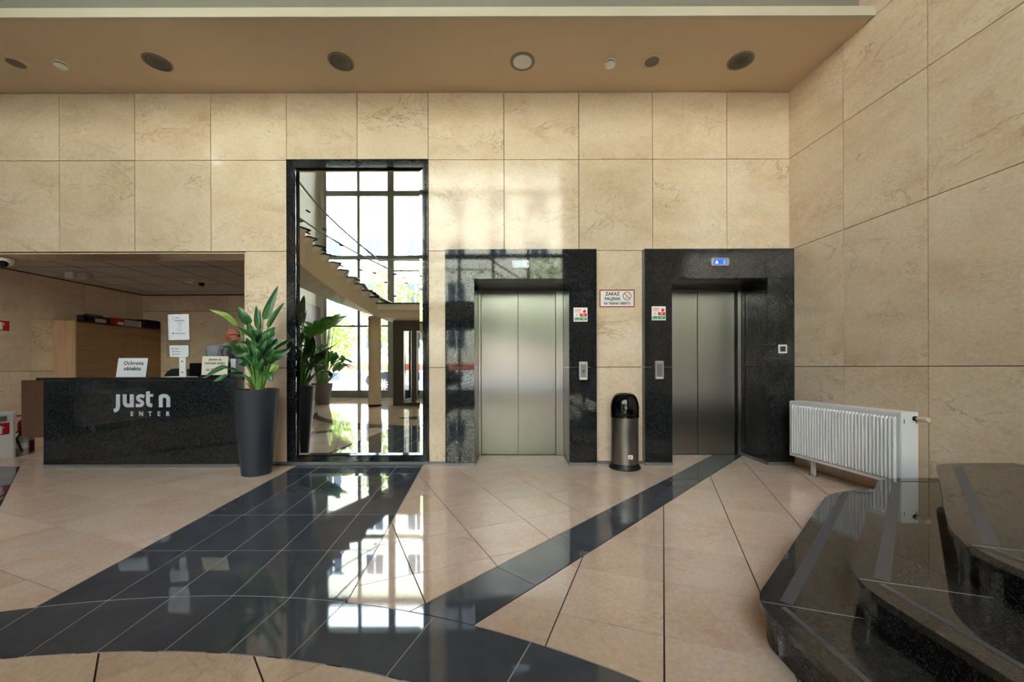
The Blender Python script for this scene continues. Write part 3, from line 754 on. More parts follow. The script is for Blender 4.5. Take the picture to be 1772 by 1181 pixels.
ps = root('sign_stand', (-3.875, 4.72, ZC), 'white post stand on the desk holding two printed sheets', 'sign stand')
obj('base_plate', bx(-4.0, -3.75, 4.62, 4.80, ZC, ZC+.008, .002), 'white_enamel', ps)
po = obj('post', bx(-3.915, -3.838, 4.722, 4.742, ZC+.008, 1.30, .003), 'white_enamel', ps)
for z in (1.07, 1.20): obj('bolt', plate([disc(-3.877, z, .008, 12)], (0, 4.7215, 0), XR, ZU, .003), 'dark_metal', po, smooth=False)
obj('acrylic_sheet', bx(-4.05, -3.775, 4.712, 4.716, 1.245, 1.775), 'clear_glass', ps, smooth=False)
p1 = obj('upper_sheet', plate([[(.008,0),(.252,.004),(.244,.305),(0,.300)]], (-4.035, 4.7115, 1.450), XR, ZU, .001), 'paper', ps, smooth=False)
ln = [rect(.05,.268,.06,.278), rect(.085,.258,.135,.266), rect(.05,.240,.06,.25), rect(.075,.228,.20,.234), rect(.085,.219,.19,.224), rect(.11,.195,.165,.200), rect(.115,.172,.16,.176), rect(.12,.150,.16,.154), rect(.10,.128,.17,.131), rect(.12,.106,.155,.110), rect(.085,.074,.205,.081)]
obj('printed_lines', plate(ln, (-4.035, 4.7104, 1.450), XR, ZU, .0004), 'ink_grey', p1, smooth=False)
obj('printed_logo', plate([rect(.052,.072,.072,.084)], (-4.035, 4.7104, 1.450), XR, ZU, .0004), 'ink', p1, smooth=False)
obj('binder_holes', plate([disc(.014, .03+.02*k, .003, 8) for k in range(13)], (-4.035, 4.7104, 1.450), XR, ZU, .0004), 'ink_grey', p1, smooth=False)
p2 = obj('lower_sheet', plate([[(.006,.002),(.210,0),(.224,.018),(.222,.138),(0,.138)]], (-4.018, 4.7115, 1.250), XR, ZU, .001), 'paper', ps, smooth=False)
obj('printed_lines', plate([rect(.06,.092,.11,.100), rect(.06,.062,.125,.068), rect(.06,.030,.12,.036)], (-4.018, 4.7104, 1.250), XR, ZU, .0004), 'ink_grey', p2, smooth=False)
obj('printed_icons', plate([rect(.036,.090,.048,.102), rect(.038,.058,.048,.072), [(.038,.024),(.050,.024),(.044,.042)]], (-4.018, 4.7104, 1.250), XR, ZU, .0004), 'ink', p2, smooth=False)

s2 = root('desk_sign', (-3.49, 4.72, ZC), 'cream notice in acrylic holder beside the leaves, reading Jestem na obchodzie obiektu', 'sign')
so = Vector((-3.635, 4.70, ZC+.022)); uu = Vector((-.03, .12, 1)).normalized(); nn_ = XR.cross(uu)
obj('sheet', plate([rect(0,0,.305,.222)], so, XR, uu, .001), 'paper_cream', s2, smooth=False)
obj('acrylic_holder', plate([rect(-.01,-.02,.315,.225)], so + Vector((0,.006,0)), XR, (uu - XR*uu.dot(XR)).normalized(), .003), 'clear_glass', s2, smooth=False)
obj('holder_foot', bx(-3.645, -3.33, 4.69, 4.80, ZC, ZC+.004), 'clear_glass', s2, smooth=False)
text('Jestem na', .038, so + XR*.152 + uu*.172 + nn_*.0015, 'ink', s2, XR, uu, bold=.0006)
text('obchodzie obiektu', .038, so + XR*.152 + uu*.128 + nn_*.0015, 'ink', s2, XR, uu, bold=.0006, sx=.86)
text('tel. 574', .036, so + XR*.105 + uu*.052 + nn_*.0015, 'ink', s2, XR, uu, bold=.0006)

# things behind the counter
mo = root('computer_monitor', (-3.82, 5.12, .75), 'back of a black computer monitor behind the cream notice', 'monitor')
obj('screen_case', bx(-4.10, -3.53, 5.10, 5.125, .85, 1.185, .006), 'black_plastic', mo)
obj('rear_bulge', bx(-3.98, -3.66, 5.082, 5.099, .90, 1.08, .008), 'black_plastic', mo)
obj('neck', bx(-3.86, -3.78, 5.126, 5.15, .765, .99), 'black_plastic', mo, smooth=False)
obj('foot', bx(-3.95, -3.69, 5.05, 5.22, .751, .764, .004), 'black_plastic', mo)
oc = root('office_chair', (-4.45, 5.35, 0), 'rounded black office chair back behind the desk, left of the monitor', 'chair')
obj('backrest', plate([rrect(-.20, .58, .20, 1.115, .15, 6)], (-4.45, 5.42, 0), XR, ZU, .06), 'black_cloth', oc)
obj('seat', bx(-4.67, -4.23, 5.43, 5.78, .43, .50, .03, seg=2), 'black_cloth', oc)
obj('back_bar', bx(-4.48, -4.42, 5.421, 5.45, .40, .7), 'dark_metal', oc, smooth=False)
obj('column', lathe([(.03,.08),(.03,.43)], (-4.45, 5.57, 0), 14), 'dark_metal', oc)
for k in range(5):
    a = R(72*k+18); lg = obj('leg', tube([(-4.45,5.57,.11),(-4.45+.24*math.cos(a),5.57+.24*math.sin(a),.065)], [.025,.016], 8), 'black_plastic', oc)
    obj('caster', lathe([(.0,0),(.022,.008),(.026,.028),(.022,.05),(0,.056)], (-4.45+.24*math.cos(a), 5.57+.24*math.sin(a), 0), 12), 'black_plastic', lg)
wb = obj('white_panel', bx(-3.505, -3.44, 5.0, 5.18, .752, 1.235, .004), 'paper', loc=(-3.47, 5.09, .752)); wb.name = 'file_binder'
props(wb, 'upright white file on the inner desk, glimpsed between the leaves', 'file')

# ------------------------------------------------------------------ sideboard wardrobe and what lies on it
CX0, CX1, CY0, CY1, CZ = XL+.022, -6.895, 6.34, 7.885, 1.877
cb = root('cabinet', ((CX0+CX1)/2, (CY0+CY1)/2, 0), 'tall walnut cabinet row standing along the left wall behind the desk', 'cabinet')
obj('side_panel', bx(CX0, CX1, CY0, CY0+.02, 0, CZ, .002), 'walnut_side', cb)
obj('body', bx(CX0, CX1-.02, CY0+.021, CY1, 0, CZ), 'dark_walnut', cb, smooth=False)
obj('top_edge', bx(CX1-.019, CX1, CY0+.021, CY1, CZ-.02, CZ), 'dark_walnut', cb, smooth=False)
for y0, y1 in ((CY0+.024, 7.16), (7.164, 7.50), (7.504, CY1)):
    for z0, z1 in ((.06, 1.0), (1.004, CZ-.024)): obj('door', bx(CX1-.019, CX1, y0, y1, z0, z1, .0015), 'walnut_front', cb)
rdx = root('radio', (-7.02, 6.66, CZ), 'black and silver portable radio with raised aerial on top of the walnut cabinet', 'radio')
obj('case', bx(-7.06, -6.935, 6.50, 6.95, CZ, CZ+.115, .02, seg=2), 'black_plastic', rdx)
obj('speaker', tube([(-6.936,6.60,CZ+.06),(-6.925,6.60,CZ+.06)], .045, 18), 'black_gloss', rdx)
obj('silver_panel', bx(-6.934, -6.928, 6.68, 6.86, CZ+.012, CZ+.075), 'silver_plastic', rdx, smooth=False)
obj('antenna', tube([(-7.0,6.82,CZ+.11),(-7.0,6.81,CZ+.245)], [.006,.004], 8), 'silver_plastic', rdx)
obj('handle', tube([(-7.0,6.55,CZ+.10),(-7.0,6.60,CZ+.135),(-7.0,6.85,CZ+.135),(-7.0,6.90,CZ+.10)], .009, 8), 'black_plastic', rdx)
fb = root('ring_binder', (-7.03, 7.08, CZ), 'red ring binder lying between radio and grey box on the cabinet', 'binder')
obj('cover', bx(-7.18, -6.92, 6.985, 7.18, CZ, CZ+.125, .004), 'steel_dark_red', fb)
obj('spine_label', bx(-6.9195, -6.918, 7.05, 7.16, CZ+.012, CZ+.06), 'paper', fb, smooth=False)
gbx = root('archive_box', (-7.03, 7.35, CZ), 'flat grey archive box with pale rim on the cabinet beside red binder', 'box')
obj('box', bx(-7.18, -6.93, 7.195, 7.50, CZ, CZ+.135, .003), 'silver_plastic', gbx)
obj('lid_edge', bx(-6.9295, -6.925, 7.195, 7.50, CZ+.118, CZ+.135), 'black_plastic', gbx, smooth=False)
obj('end_strip', bx(-6.9295, -6.925, 7.475, 7.50, CZ, CZ+.117), 'paper', gbx, smooth=False)
kb = root('storage_case', (-7.0, 7.68, CZ), 'black soft case at the far end of the walnut cabinet top', 'case')
obj('case', bx(-7.19, -6.87, 7.52, 7.86, CZ, CZ+.16, .025, seg=2), 'black_cloth', kb)
obj('lid_seam', bx(-6.869, -6.866, 7.55, 7.83, CZ+.10, CZ+.106), 'black_plastic', kb, smooth=False)

# fire point on the left
fc = root('fire_cabinet', (-6.43, 4.70, 0), 'low white metal fire cabinet at the left edge, red extinguisher sticker', 'cabinet')
FX = -6.24
obj('body', bx(-6.62, FX, 4.36, 5.05, 0, .585, .004), 'white_enamel', fc)
obj('door', bx(FX, FX+.012, 4.38, 5.02, .03, .565, .003), 'white_enamel', fc)
YR_ = Vector((0,1,0))
obj('sticker', plate([rect(4.78, .31, 4.975, .452)], (FX+.0121, 0, 0), YR_, ZU, .001), 'red', fc, smooth=False)
obj('extinguisher_symbol', plate([rrect(4.86,.322,4.905,.405,.008,2), rect(4.875,.405,4.892,.423), [(4.892,.415),(4.92,.405),(4.925,.385),(4.915,.385),(4.91,.40),(4.892,.407)]], (FX+.0132, 0, 0), YR_, ZU, .0005), 'sign_white', fc, smooth=False)
obj('handle_plate', bx(FX+.012, FX+.018, 4.84, 4.945, .475, .535), 'plinth_grey', fc, smooth=False)
def extinguisher(c, r_, hh, m_, label):
    e = root('fire_extinguisher', c, label, 'extinguisher')
    obj('cylinder', lathe([(r_*.92,0),(r_,.015),(r_,hh-.07)] + [(r_*(.35+.65*math.cos(R(a))), hh-.07+.07*math.sin(R(a))) for a in (20,40,60,80,90)], c, 24), m_, e)
    obj('valve', lathe([(r_*.3,hh),(r_*.3,hh+.03),(r_*.2,hh+.05)], c, 12), 'dark_metal', e)
    obj('lever', bx(c[0]-.02, c[0]+.02, c[1]-.09, c[1]+.03, c[2]+hh+.045, c[2]+hh+.058), m_ if 'red' in m_ else 'dark_metal', e, smooth=False)
    obj('hose', tube([(c[0]+.02,c[1]-.03,c[2]+hh+.03),(c[0]+r_*.9,c[1]-.10,c[2]+hh-.03),(c[0]+r_+.02,c[1]-.06,c[2]+hh-.2)], .010, 8), 'black_rubber', e)
    obj('label_band', lathe([(r_+.0008, hh*.35),(r_+.0008, hh*.62)], c, 24), 'paper' if 'grey' in m_ else 'sign_white', e)
extinguisher((-6.38, 5.22, 0), .066, .25, 'extinguisher_grey', 'grey fire extinguisher on the floor beside the white fire cabinet')
extinguisher((-6.56, 5.42, 0), .075, .44, 'steel_dark_red', 'red fire extinguisher behind the white fire cabinet')
wbn = root('waste_bin', (-6.36, 5.60, 0), 'black waste bin under the walnut return of the desk', 'trash bin')
obj('bin', lathe([(.12,0),(.125,.01),(.15,.36),(.156,.37),(.144,.365),(.118,.02),(0,.02)], (-6.33, 5.62, 0), 24), 'black_plastic', wbn)
obj('liner', lathe([(.158,.30),(.160,.372),(.150,.376)], (-6.33, 5.62, 0), 24), 'black_rubber', wbn)
fs_ = root('fire_sign', (XL+.02, 5.72, 1.73), 'small red extinguisher sign on the left stone wall', 'sign')
obj('board', plate([rect(5.60,1.655,5.80,1.81)], (XL+.0205, 0, 0), YR_, ZU, .002), 'red', fs_, smooth=False)
obj('white_edge', plate([rect(5.60,1.655,5.80,1.659), rect(5.60,1.806,5.80,1.81), rect(5.796,1.659,5.80,1.806)], (XL+.0226, 0, 0), YR_, ZU, .0006), 'sign_white', fs_, smooth=False)
obj('extinguisher_symbol', plate([rrect(5.67,1.675,5.715,1.765,.008,2), rect(5.685,1.765,5.70,1.785), [(5.70,1.778),(5.735,1.765),(5.738,1.735),(5.73,1.735),(5.726,1.758),(5.70,1.77)]], (XL+.0226, 0, 0), YR_, ZU, .0006), 'sign_white', fs_, smooth=False)

# reception ceiling fittings
cm = root('security_camera', (-6.06, 4.80, 2.446), 'white dome security camera under the lintel above reception', 'camera')
obj('housing', lathe([(.05,0),(.072,-.012),(.076,-.04),(.066,-.075),(.040,-.10),(0,-.108)], (-6.06,4.80,2.446), 28), 'white_plastic', cm)
cdir = Vector((.55,-.62,-.56)).normalized(); cb0 = Vector((-6.06,4.80,2.40))
obj('lens_window', tube([cb0+cdir*.055, cb0+cdir*.078, cb0+cdir*.082], [.042,.036,.012], 18), 'black_gloss', cm)
el = root('emergency_light', (-6.50, 6.0, 2.56), 'white emergency light box hanging from the reception ceiling', 'lamp')
obj('body', bx(-6.63, -6.50, 5.95, 6.02, 2.462, 2.555, .004), 'white_plastic', el)
obj('gear_tray', bx(-6.49, -6.36, 6.0, 6.1, 2.45, 2.555, .004), 'ceiling_board', el)
obj('mount', bx(-6.62, -6.38, 5.96, 6.08, 2.556, 2.559), 'ceiling_board', el, smooth=False)
def detector(c, r_, label, m_='white_plastic', group=None):
    d = root('smoke_detector', c, label, 'smoke detector', group)
    obj('base', lathe([(r_,0),(r_,-.012),(r_*.95,-.016)], c, 26), m_, d)
    obj('slot_ring', lathe([(r_*.82,-.016),(r_*.82,-.026)], c, 26), 'dark_metal', d)
    obj('cap', lathe([(r_*.9,-.026),(r_*.88,-.040),(r_*.6,-.052),(0,-.056)], c, 26), m_, d)
detector((-5.27, 6.55, 2.56), .062, 'pale smoke detector on the reception ceiling, left of a dark one')
detector((-5.25, 6.80, 2.56), .045, 'small dark sensor on the reception ceiling beside the pale detector', 'dark_metal')
# soffit fittings
ZS = 4.3055
detector((1.03, 4.19, ZS), .060, 'white smoke detector on the soffit, right of the frosted light')
detector((-4.70, 4.19, ZS), .060, 'white smoke detector on the soffit near the left edge')
for cxp, lab in ((-3.68, 'leftmost of three dark recessed downlights in the soffit'), (-1.77, 'middle of three dark recessed downlights, above the mirror'), (2.385, 'rightmost of three dark recessed downlights, near the right wall')):
    c = (cxp, 4.18, ZS); d = root('recessed_downlight', c, lab, 'downlight', 'dark downlights in the soffit')
    obj('trim_ring', lathe([(.129,0),(.129,-.006),(.112,-.009),(.108,-.004),(.108,0)], c, 36), 'lamp_trim', d)
    obj('reflector', lathe([(.107,-.002),(.100,-.0035),(.090,-.0025),(.086,-.001)], c, 36), 'lamp_recess_shade', d)  # shallow ring; its dark colour paints in the shade of a deep recess
    obj('inner_ring', lathe([(.085,-.001),(.080,-.005),(.074,-.001)], c, 36), 'lamp_trim', d)
    obj('lamp_glass', lathe([(.073,-.001),(.0,-.003)], c, 36), 'lamp_lens', d)
c = (.117, 4.18, ZS); d = root('recessed_downlight', c, 'round frosted light with pale disc in the soffit', 'downlight')
obj('trim_ring', lathe([(.128,0),(.128,-.006),(.120,-.008)], c, 36), 'grey_paint', d)
obj('outer_diffuser', lathe([(.119,-.006),(.09,-.009)], c, 36), 'frosted', d)
obj('diffuser', lathe([(.089,-.009),(.06,-.014),(0,-.016)], c, 36), 'white_plastic', d)
for cxp, lab in ((1.466, 'round grey mesh ceiling speaker right of the smoke detector'), (-5.16, 'round grey mesh ceiling speaker at the far left of soffit')):
    c = (cxp, 4.185, ZS); d = root('ceiling_speaker', c, lab, 'speaker', 'round speakers in the soffit')
    obj('frame', lathe([(.108,0),(.108,-.004),(.097,-.006)], c, 32), 'soffit_paint', d)
    obj('grille', lathe([(.0965,-.004),(.05,-.008),(0,-.009)], c, 32), 'mesh_grey', d)

# ------------------------------------------------------------------ plants
def blade(pts, wmax, side_hint, fold=.25, stem=None, n=9, shape=(.25,.62), pet_r=.008, bend=0):
    """leaf: petiole path pts[0..1], blade path along the rest; returns (blade bmesh, stem bmesh)"""
    P = [Vector(p) for p in pts]
    body = smooth_path(P[1:], max(3, n//(len(P)-2)))
    bm = bmesh.new(); m_ = len(body); sh = Vector(side_hint); rows = []
    for i, p in enumerate(body):
        s = i/(m_-1)
        tg = (body[min(i+1,m_-1)] - body[max(i-1,0)]).normalized()
        sd_ = (sh - tg*sh.dot(tg)); sd_ = sd_.normalized() if sd_.length > 1e-3 else tg.orthogonal()
        nr = tg.cross(sd_)
        wv = wmax/2*max(.03, (math.sin(math.pi*min(1, s**.72)))**.75 * (1-.15*s))
        if i == m_-1: wv = .002
        rows.append((bm.verts.new(p - sd_*wv + nr*fold*wv), bm.verts.new(p - sd_*wv*.5 + nr*fold*wv*.35), bm.verts.new(p), bm.verts.new(p + sd_*wv*.5 + nr*fold*wv*.35), bm.verts.new(p + sd_*wv + nr*fold*wv)))
    for a, b2 in zip(rows, rows[1:]):
        for k in range(4): bm.faces.new((a[k], a[k+1], b2[k+1], b2[k]))
    bs = tube(smooth_path([P[0], P[0]*.5+P[1]*.5+Vector((0,0,.02)), P[1], body[m_//2]], 4), [pet_r]*4+[pet_r*.8]*4+[pet_r*.55]*5, 6)
    return bm, bs
PO = (-2.705, 4.25, 0)
pp = root('potted_plant', PO, 'bird-of-paradise plant in a tall dark tapered pot beside the reception desk', 'potted plant')
obj('pot', lathe([(.132,0),(.139,.008),(.211,.880),(.213,.895),(.203,.897),(.193,.86),(.188,.84)], PO, 48), 'charcoal_pot', pp)
obj('soil', lathe([(.190,.845),(.10,.855),(0,.86)], PO, 28), 'soil', pp)
SCL = .0018875
def Q(u, v, dy): k = (4.25+dy)/4.25; return ((PO[0]+(u-340)*SCL*.988)*k, PO[1]+dy, H+(511-v)*SCL*.988*k)
# (petiole foot u, blade base, middle, tip, width, depth at base / tip, turn, colour)
LV = [
 (372,(378,238),(412,150),(463,45),52,0.05,.12,0,'leaf_green'), (386,(404,285),(444,210),(497,142),26,.05,.15,.9,'leaf_green'),
 (348,(346,290),(338,220),(338,158),36,.0,.03,0,'leaf_green'), (362,(362,300),(363,240),(361,178),14,.08,.12,1.2,'leaf_green'),
 (325,(302,268),(262,218),(236,162),52,-.05,-.10,.2,'leaf_green'), (322,(238,275),(165,210),(73,178),26,-.10,-.25,.8,'leaf_light'),
 (335,(330,358),(285,318),(236,278),38,-.14,-.24,.1,'leaf_green'), (340,(328,362),(346,322),(358,284),36,-.12,-.16,.1,'leaf_green'),
 (330,(318,330),(300,292),(286,254),44,-.02,-.02,.1,'leaf_green'), (365,(370,365),(402,318),(446,278),46,.03,.10,.3,'leaf_green'),
 (372,(378,400),(412,350),(442,305),44,-.05,-.02,.2,'leaf_green'), (376,(384,442),(424,396),(456,343),52,-.04,.02,.2,'leaf_green'),
 (382,(410,455),(470,430),(538,396),48,-.06,.0,.3,'leaf_green'), (386,(440,412),(505,372),(562,338),36,-.10,-.10,.8,'leaf_green'),
 (386,(470,385),(520,355),(563,350),28,-.02,.02,.4,'leaf_light'),
 (340,(284,376),(240,362),(194,370),30,-.16,-.30,.5,'leaf_green'), (338,(258,432),(200,392),(136,380),30,-.12,-.25,.7,'leaf_green'),
 (334,(310,486),(268,446),(212,436),42,-.15,-.22,.2,'leaf_green'), (318,(235,530),(150,508),(40,570),28,-.18,-.32,.6,'leaf_green'),
 (322,(268,548),(190,550),(96,588),34,-.20,-.36,.4,'leaf_green'), (395,(418,540),(452,500),(482,488),34,-.10,-.08,.3,'leaf_light'),
 (380,(376,535),(410,550),(430,588),44,-.20,-.26,.1,'leaf_green'), (338,(300,440),(262,405),(238,372),36,-.10,-.16,.4,'leaf_green'),
 (350,(335,455),(318,410),(306,372),38,-.06,-.06,.1,'leaf_green'), (345,(352,430),(366,395),(396,352),40,-.10,-.12,.2,'leaf_green'),
 (330,(290,470),(250,430),(225,415),34,-.05,-.1,.5,'leaf_green'), (356,(362,480),(400,450),(440,440),36,-.12,-.16,.5,'leaf_green'),
 (342,(322,500),(300,468),(270,400),40,-.02,.02,.2,'leaf_green'), (350,(356,380),(352,340),(350,300),34,-.08,-.08,.0,'leaf_green'),
 (360,(372,470),(392,420),(400,372),36,-.02,.02,.4,'leaf_green'), (338,(318,420),(296,380),(284,338),34,.02,.04,.2,'leaf_green'),
 (346,(340,520),(328,480),(312,446),34,-.10,-.14,.3,'leaf_green'), (352,(352,530),(362,490),(372,452),32,-.12,-.16,.2,'leaf_green'),
 (356,(380,500),(414,478),(448,470),34,-.08,-.08,.6,'leaf_green'), (344,(330,400),(330,362),(322,330),36,.04,.06,.1,'leaf_green'),
 (330,(286,500),(250,478),(222,478),30,-.02,-.06,.5,'leaf_green'), (362,(390,350),(420,325),(436,300),30,.10,.12,.4,'leaf_green'),
 (348,(344,470),(342,430),(330,396),34,-.14,-.18,.1,'leaf_green'),
]
for i, (f0, b0, m0, t0, wd_, d0, d1, turn, cl) in enumerate(LV):
    bl, stm = blade([Q(345+(f0-345)*.55, 632, d0*.25-.02), Q(*b0, d0), Q(*m0, (d0+d1)/2-.02), Q(*t0, d1)], wd_*SCL*1.2, (math.cos(turn), .6*math.sin(turn)+.15*(1 if i % 2 else -1), .35 if i % 3 else -.2), .35, pet_r=.0085)
    lf = obj('leaf', bl, cl, pp, ang=60); obj('stalk', stm, 'leaf_stem', lf)
for k, (u0, u1, v1) in enumerate(((320,300,560),(335,322,520),(352,368,540),(365,392,560),(345,345,510))):     # thick sheaths at the foot
    obj('sheath', tube([Q(u0, 634, -.05), Q((u0+u1)/2, 600, -.06), Q(u1, v1, -.07)], [.026,.020,.009], 8), 'leaf_stem', pp)
obj('dry_leaf', tube([Q(320,632,-.10), Q(300,610,-.14), Q(285,596,-.15)], [.010,.014,.004], 6), 'skin_tan', pp)

# ------------------------------------------------------------------ person behind the desk
def skin_mesh(verts, edges, radii, rootv=0, sub=2):
    me = bpy.data.meshes.new('sk'); me.from_pydata(verts, edges, [])
    ob = bpy.data.objects.new('sk', me); C.objects.link(ob)
    md = ob.modifiers.new('s', 'SKIN'); md.use_smooth_shade = True
    sv = me.skin_vertices[0].data
    for k, r_ in enumerate(radii): sv[k].radius = r_ if isinstance(r_, tuple) else (r_, r_); sv[k].use_root = (k == rootv)
    ob.modifiers.new('d', 'SUBSURF').levels = sub
    bpy.context.view_layer.update()
    out = bpy.data.meshes.new_from_object(ob.evaluated_get(bpy.context.evaluated_depsgraph_get()))
    bpy.data.objects.remove(ob)
    return out
QX, QY = -4.36, 6.05
pe = root('person', (QX, QY, 0), 'bald man in glasses and grey striped shirt leaning forward behind the desk', 'person')
def V(x, y, z): return (QX+x, QY+y, z)
# faces +x, bent forward a little
bv = [V(-.06,0,.88), V(-.07,0,1.05), V(-.03,0,1.22), V(.03,0,1.34), V(.09,0,1.42), V(.125,0,1.47),
      V(.02,-.19,1.33), V(.06,-.25,1.08), V(.24,-.20,.93), V(.33,-.18,.90), V(.02,.19,1.33), V(.06,.25,1.08), V(.24,.20,.93), V(.33,.18,.90),
      V(-.05,-.10,.82), V(-.02,-.11,.46), V(-.06,-.11,.09), V(.10,-.12,.04), V(-.05,.10,.82), V(-.02,.11,.46), V(-.06,.11,.09), V(.10,.12,.04)]
be = [(0,1),(1,2),(2,3),(3,4),(4,5),(3,6),(6,7),(7,8),(8,9),(3,10),(10,11),(11,12),(12,13),(0,14),(14,15),(15,16),(16,17),(0,18),(18,19),(19,20),(20,21)]
br = [(.16,.12),(.155,.115),(.16,.12),(.14,.11),.058,.055,.065,.048,.036,.03,.065,.048,.036,.03,.085,.06,.045,.04,.085,.06,.045,.04]
obj('body', skin_mesh(bv, be, br), 'skin', pe)
hc = Vector(V(.155, 0, 1.535))
bm = bmesh.new(); bmesh.ops.create_uvsphere(bm, u_segments=28, v_segments=20, radius=1)
for vt in bm.verts:
    x, y, z = vt.co
    k = 1 - .22*max(0, -z)**1.3
    nx, ny, nz = x*.100*k + .012*max(0,-z), y*.078*k, z*.118
    if x > .82 and -.35 < z < .25: nx += .022*(1-abs(y)*3 if abs(y) < .33 else 0)*(1 if z < .1 else .5)     # nose
    if x > .7 and -.62 < z < -.5 and abs(y) < .4: nx += .006                                                  # lips
    if x > .75 and .05 < z < .25 and .2 < abs(y) < .55: nx -= .008                                            # eye sockets
    vt.co = hc + Vector((nx, ny, nz))
obj('head', bm, 'skin', pe)
for s in (-1, 1):
    bm = bmesh.new(); bmesh.ops.create_uvsphere(bm, u_segments=12, v_segments=10, radius=1)
    for vt in bm.verts: vt.co = hc + Vector((-.005+vt.co.x*.018, s*(.078+.010*abs(vt.co.y)) + vt.co.y*.008, -.008+vt.co.z*.032))
    obj('ear', bm, 'skin', pe)
    bm = bmesh.new(); bmesh.ops.create_uvsphere(bm, u_segments=12, v_segments=8, radius=.011, matrix=Matrix.Translation(hc+Vector((.082, s*.032, .012))))
    obj('eye', bm, 'white_plastic', pe)
    for k in range(5):
        hb = Vector(V(.33, s*.18, .90)); yk = (k-2)*.017
        f0 = hb + Vector((.02, yk, 0)); ln_ = (.055,.075,.082,.076,.055)[k] if k else .055
        if k == 0: obj('finger', tube([hb+Vector((0,-s*.028,0)), hb+Vector((.03,-s*.05,-.005)), hb+Vector((.055,-s*.048,-.018))], [.011,.010,.007], 8), 'skin', pe)
        else: obj('finger', tube([f0, f0+Vector((ln_*.5,0,.002)), f0+Vector((ln_*.85,0,-.012)), f0+Vector((ln_,0,-.026))], [.010,.009,.008,.006], 8), 'skin', pe)
obj('glasses', tube([hc+Vector((-.01,-.082,.018)), hc+Vector((.06,-.076,.020)), hc+Vector((.098,-.055,.018)), hc+Vector((.106,0,.016)), hc+Vector((.098,.055,.018)), hc+Vector((.06,.076,.020)), hc+Vector((-.01,.082,.018))], .0045, 8), 'black_plastic', pe)
obj('lenses', bx(hc.x+.100, hc.x+.104, hc.y-.052, hc.y-.008, hc.z-.012, hc.z+.020, bm=bx(hc.x+.100, hc.x+.104, hc.y+.008, hc.y+.052, hc.z-.012, hc.z+.020)), 'black_gloss', pe, smooth=False)
sv_ = bv[:4] + [V(.075,0,1.405)] + bv[6:8] + [V(.10,-.24,1.03)] + bv[10:12] + [V(.10,.24,1.03)]
se = [(0,1),(1,2),(2,3),(3,4),(3,5),(5,6),(6,7),(3,8),(8,9),(9,10)]
srr = [(.195,.175),(.190,.170),(.196,.176),(.178,.16),.074,.092,.074,.068,.092,.074,.068]
obj('shirt', skin_mesh(sv_, se, srr), 'striped_shirt', pe)
tv = [V(-.06,0,.90)] + bv[14:17] + bv[18:21]
obj('trousers', skin_mesh(tv, [(0,1),(1,2),(2,3),(0,4),(4,5),(5,6)], [(.17,.13),.105,.078,.062,.105,.078,.062]), 'black_cloth', pe)
for s in (-1, 1): obj('shoe', bx(QX-.13, QX+.17, QY+s*.115-.048, QY+s*.115+.048, .0, .085, .03, seg=2), 'black_plastic', pe)

pe.scale = (1.04, 1.04, 1.04)
# ------------------------------------------------------------------ lobby behind the lens: stair, column, door, glazing
CS = Vector((-3.65, .03, 0)); ri, ro = 1.70, 2.96; Z0 = 2.88; RISE = .170; DA = R(7.0); NT = 15
sp = root('curved_staircase', (-3.65, -2.0, 2.5), 'curved staircase with glass balustrade and landing, reflected in the tall mirror', 'staircase')
def arc(a, r_): return (CS.x - r_*math.sin(a), CS.y - r_*math.cos(a))
bmb = bmesh.new()
for k in range(NT):
    a0, a1 = k*DA, (k+1)*DA; zt = Z0 + (k+1)*RISE
    q = [arc(a0-.05, ri-.12), arc(a0-.05, ro+.06), arc(a1, ro+.06), arc(a1, ri-.12)]
    qb = [arc(a0, ri-.10), arc(a0, ro+.03), arc(a1, ro+.03), arc(a1, ri-.10)]; qc = [arc(a0+.06, ri-.012), arc(a0+.06, ro+.03), arc(a1, ro+.03), arc(a1, ri-.012)]
    bk_ = bmesh.new(); hexa(bk_, [(x, y, zt-.17) for x, y in qc] + [(x, y, zt-.037) for x, y in qb]); obj('step_block', bk_, 'render_white', sp, smooth=False)
    obj('tread', prism(q, zt-.035, zt), 'charcoal_pot', sp, smooth=False)
    zb0 = Z0 + k*RISE*.72 - .38; zb1 = Z0 + (k+1)*RISE*.72 - .38; zu = zt - .036
    p = [arc(a0, ri), arc(a0, ro), arc(a1, ro), arc(a1, ri)]
    zs = [zb0, zb0, zb1, zb1]
    hexa(bmb, [(x, y, z) for (x, y), z in zip(p, zs)] + [(x, y, zu) for x, y in p])
obj('stair_body', bmb, 'plaster_beige', sp, smooth=False)
obj('landing_slab', bx(-3.65, -.6, CS.y-ro, CS.y-ri, Z0-.38, Z0-.20), 'plaster_beige', sp, smooth=False)
obj('landing_top', bx(-3.65, -.6, CS.y-ro-.05, CS.y-ri+.07, Z0-.198, Z0-.03), 'render_white', sp, smooth=False)
obj('landing_floor', bx(-3.68, -.6, CS.y-ro-.06, CS.y-ri+.10, Z0-.029, Z0), 'charcoal_pot', sp, smooth=False)
bml_ = bmesh.new(); NL = 13; GO = .27; RL_ = .172
